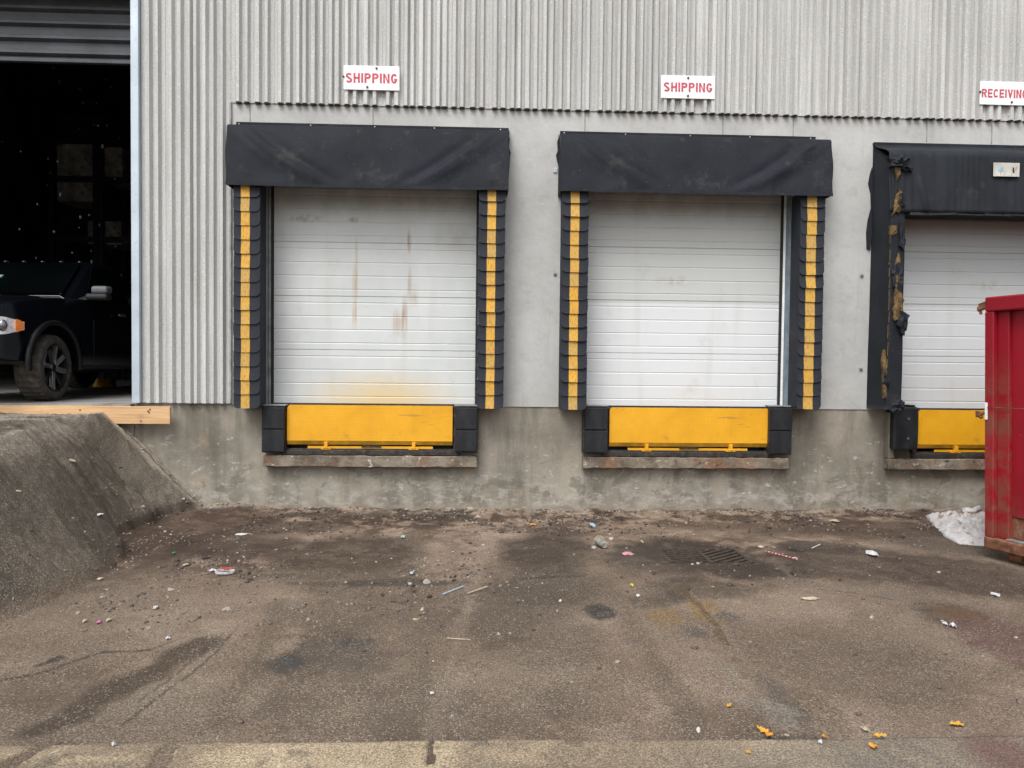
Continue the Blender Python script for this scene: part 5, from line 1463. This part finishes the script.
# fallen yellow leaves: lobed blades
def leaf(u, v, L, wd, rz, label, colr='leaf', seed=0):
    rng = random.Random(seed); s = .85*L*(gp(u+1, v)-gp(u, v)).length
    b = B(); N = 10; T = []; Bo = []
    for k in range(N+1):
        t = k/N; w_ = 1.7*wd*s*math.sin(PI*t)**.7*(1+.25*math.sin(9*t+seed)); z = .003*math.sin(PI*t*1.3+seed)+.016
        T.append([b.bm.verts.new((s*(t-.5), -w_, z+rng.uniform(0, .01))), b.bm.verts.new((s*(t-.5), 0, z)), b.bm.verts.new((s*(t-.5), w_, z+rng.uniform(0, .012)))])
    for p, q in zip(T, T[1:]):
        for i in range(2): b.bm.faces.new((p[i], q[i], q[i+1], p[i+1]))
    o = b.build('fallen_leaf', PAL[colr], None); md = o.modifiers.new('t', 'SOLIDIFY'); md.thickness = .0015
    return put(o, u, v, label, 'leaf', 'fallen yellow leaves near the slab', -.008, rz)
leaf(957, 725, 18, .16, 0.1, 'long yellow leaf lying alone at lower right', seed=1)
leaf(763, 731, 16, .18, -1.0, 'bright yellow leaf on the left of the leaf group', seed=2)
leaf(769, 738, 9, .3, -.6, 'orange leaf just below the bright yellow leaf', 'orange', 3)
leaf(729, 707, 6, .3, 0, 'tiny yellow leaf apart from the others on the asphalt', seed=4)
leaf(880, 740, 15, .14, -.1, 'thin tan-yellow leaf on the slab edge', seed=5)
leaf(873, 750, 9, .3, .3, 'small orange leaf on the concrete slab', 'orange', 6)
leaf(825, 740, 5, .4, .5, 'tiny orange leaf halfway along the slab edge', 'orange', 7)
leaf(787, 739, 5, .3, 1.3, 'tiny pale yellow leaf standing at the slab edge', 'cream', 8)
leaf(865, 730, 6, .5, .5, 'round pale yellow leaf above the slab edge', 'cream', 9)
leaf(748, 756, 4, .3, .8, 'tiny yellow leaf fragment on the slab', seed=10)
# straws, twigs, pen-like stick, striped straw
def stick(u0, v0, u1, v1, r, colr, label, name, group=None, stripes=None):
    p, q = gp(u0, v0), gp(u1, v1); m = (p+q)/2
    b = B(); zz = r+.003
    b.cyl((p.x-m.x, p.y-m.y, zz), (q.x-m.x, q.y-m.y, zz+.006), r, n=8)
    o = b.build(name, PAL[colr], None, (m.x, m.y, max(gz(m.x, m.y), gz(p.x, p.y), gz(q.x, q.y))+.002))
    if stripes:
        b = B()
        for k in range(9):
            t = (k+.5)/9; c = p.lerp(q, t); d = (q-p).normalized()*.012
            b.cyl((c.x-m.x-d.x, c.y-m.y-d.y, zz+.006*t), (c.x-m.x+d.x, c.y-m.y+d.y, zz+.006*t), r*1.08, n=8)
        b.build('stripe', PAL[stripes], o)
    return tag(o, label, 'litter' if name != 'twig' else 'twig', group)
stick(443, 596, 463, 589, .005, 'blue', 'pale blue-white plastic straw lying before the first bay', 'drinking_straw')
stick(468, 596, 487, 590, .006, 'cream', 'tan wooden stick right of the blue-white straw', 'wood_stick')
stick(447, 641, 470, 643.5, .003, 'cream', 'thin straw-coloured twig on the asphalt', 'twig')
stick(766, 556, 797, 565, .006, 'white', 'red and white striped drinking straw near the grate', 'drinking_straw', None, 'red')
stick(812, 550, 820, 547, .005, 'white', 'short white plastic stick right of the striped straw', 'plastic_stick')
stick(788, 553.5, 803, 556, .009, 'black', 'short black stick above the striped straw', 'black_stick')
stick(45, 757, 60, 753, .003, 'cream', 'thin pale twig on the broken slab at left', 'twig')
# red and white wrapper ring, can
b = B(); N = 24
for k in range(N):
    a1_, a2_ = 2*PI*k/N, 2*PI*(k+1)/N
    b.obox((.07*math.cos(a1_), .05*math.sin(a1_), .012), (.07*math.cos(a2_), .05*math.sin(a2_), .012), .012, .016)
o = b.build('cup_rim', PAL['white'], None); put(o, 225, 575, 'torn white cup rim with a red edge lying on the dirt', 'litter')
b = B(); b.box(-.055, .045, .040, .056, .012, .030, .003); b.build('red_edge', PAL['red'], o)
b = B(); b.cyl((.012, -.075, .034), (-.008, .055, .046), .032, .044, 24); b.jitter(.012, 18, 4)
o = b.build('crushed_cup', simple('dull_grey_cup', (.24, .235, .20), .5, .1, .5, .3, 20, ((.45, .44, .38), 16, .6)), None); put(o, 601.5, 548, 'squashed grey cup lying beside the wall between bays', 'cup', None, .0, .1)
b = B()
for k in range(20):
    a1_, a2_ = 2*PI*k/20, 2*PI*(k+1)/20
    b.obox((-.008+.046*math.cos(a1_), .058, .047+.046*math.sin(a1_)), (-.008+.046*math.cos(a2_), .058, .047+.046*math.sin(a2_)), .008, .008)
b.build('rim', PAL['cream'], o)
scrap(611, 540, 8, 4, 'cream', 'pale torn disc right beside the squashed cup', 'metal_disc', seed=9)
# chunks of broken concrete along the foot of the wall
rng = random.Random(21)
for k, (u, v, s) in enumerate(((310, 508, .035), (333, 509.5, .03), (407, 511, .03), (428, 510.5, .035), (449, 508.5, .055), (470, 511.5, .05), (478, 517, .04), (597, 545-2, .035), (171, 604-14, .03), (226, 612-3, .045), (483, 545, .035), (427, 583, .045), (594, 549, .03), (895, 515, .03), (143, 524.5, .03), (73, 572-8, .02))):
    b = B(); s *= .72; b.ball((0, 0, 0), (s*rng.uniform(.8, 1.5), s, s*.7), 2); b.jitter(s*.6, 1.1/s*.5, k*5)
    o = b.build('concrete_chunk', simple('concrete_chunk_%d' % k, (.30+.08*rng.random(), .28, .245), .9, var=.3, vs=30, dirt=((.12, .09, .07), 30, .7)), None)
    put(o, u, v, ['pale broken concrete chunk at the wall foot, leftmost of those before the first bay', 'small pale chunk just right of the leftmost one at the wall foot', 'white chunk at the wall foot below the middle of the first bay', 'pale chunk left of the widest chunk at the wall foot', 'widest pale chunk at the wall foot under the first right bumper', 'flat pale chunk right of the widest one at the wall foot', 'white chunk a step out from the wall right of the flat one', 'pale chunk left of the squashed cup', 'small chunk amid the litter at left, nearest the ramp', 'rounded stone left of the track marks', 'small brown-grey stone before the right edge of the first bay', 'rounded stone just right of the blue-white scrap', 'pale chunk at the left side of the squashed cup', 'small chunk at the wall foot below the right bay ledge', 'single white chip on the brown dirt beside the ramp', 'small pale stone at the foot of the ramp'][k], 'stone', 'broken concrete chunks on the ground', .0, rng.uniform(0, 3))
# pale stones stuck on the ramp
def ramp_hit(u, v):
    d = ray(u, v); t = 3.0
    while t < 14:
        p = CAM+d*t
        if p.z < gz(p.x, p.y): return p
        t += .02
    return gp(u, v)
for k, (u, v, s, l) in enumerate(((71, 461, .045, 'white patch of a stone high on the asphalt ramp'), (19, 492.5, .035, 'pale stone on the ramp near the left edge'), (194, 496, .018, 'tiny white stone at the right toe of the ramp'))):
    p = ramp_hit(u, v); b = B(); s *= .62; b.ball((0, 0, 0), (s*1.2, s, s*.6), 2); b.jitter(s*.6, 14, k+3)
    o = b.build('concrete_chunk', PAL['cream'], None, (p.x, p.y, gz(p.x, p.y))); tag(o, l, 'stone', 'pale stones on the ramp')

# drain grate
gt = thing('drain_grate', (GR_C.x, GR_C.y, -.028), 'rusty cast iron drain grate sunk in dark dirt before the middle bay', 'drain grate')
b = B(); hw, hd = GR_W/2, GR_D/2
b.box(-hw, hw, hd-.035, hd, -.03, .018, .003); b.box(-hw, hw, -hd, -hd+.035, -.03, .016, .003); b.box(-hw, -hw+.035, -hd+.036, hd-.036, -.03, .018, .003); b.box(hw-.035, hw, -hd+.036, hd-.036, -.03, .018, .003)
b.build('frame', M['grate'], gt)
b = B()
b.box(-.012, .022, -hd+.037, hd-.037, -.02, .012, .002)
for k in range(9):
    # chevron bars
    y0 = -hd-.18+k*.085
    p, q = Vector((.024, y0, 0)), Vector((hw-.037, y0+.24, 0))
    def clip(p, q):
        y0_, y1_ = -hd+.04, hd-.04; d = q-p; t0 = max(0, (y0_-p.y)/d.y if d.y > 0 else (y1_-p.y)/d.y); t1 = min(1, (y1_-p.y)/d.y if d.y > 0 else (y0_-p.y)/d.y)
        return (p+d*t0, p+d*t1) if t1 > t0+.05 else None
    c = clip(p, q)
    if c: b.obox(c[0]+Vector((0, 0, .006)), c[1]+Vector((0, 0, .006)), .032, .012, .002)
    c = clip(Vector((-.014, y0+.10, 0)), Vector((-hw+.037, y0+.30, 0)))
    if c: b.obox(c[0]+Vector((0, 0, .006)), c[1]+Vector((0, 0, .006)), .030, .010, .002)
b.build('bars', M['grate'], gt)

# pale flecks drifting in front of the dark interior
b = B(); rng = random.Random(77)
for k in range(48):
    p = at(rng.uniform(-20, 128), rng.uniform(60, 262), rng.uniform(.6, 2.2)); q = rng.uniform(.006, .015)
    b.ball((p.x, p.y, p.z), (q, q, q*rng.uniform(1, 2.6)), 1)
tag(b.build('snow_flecks', simple('pale_flecks', (.035, .037, .040), .8, bump=0), None), 'tiny pale flecks drifting in the dark drive-in opening', 'flecks', kind='stuff')
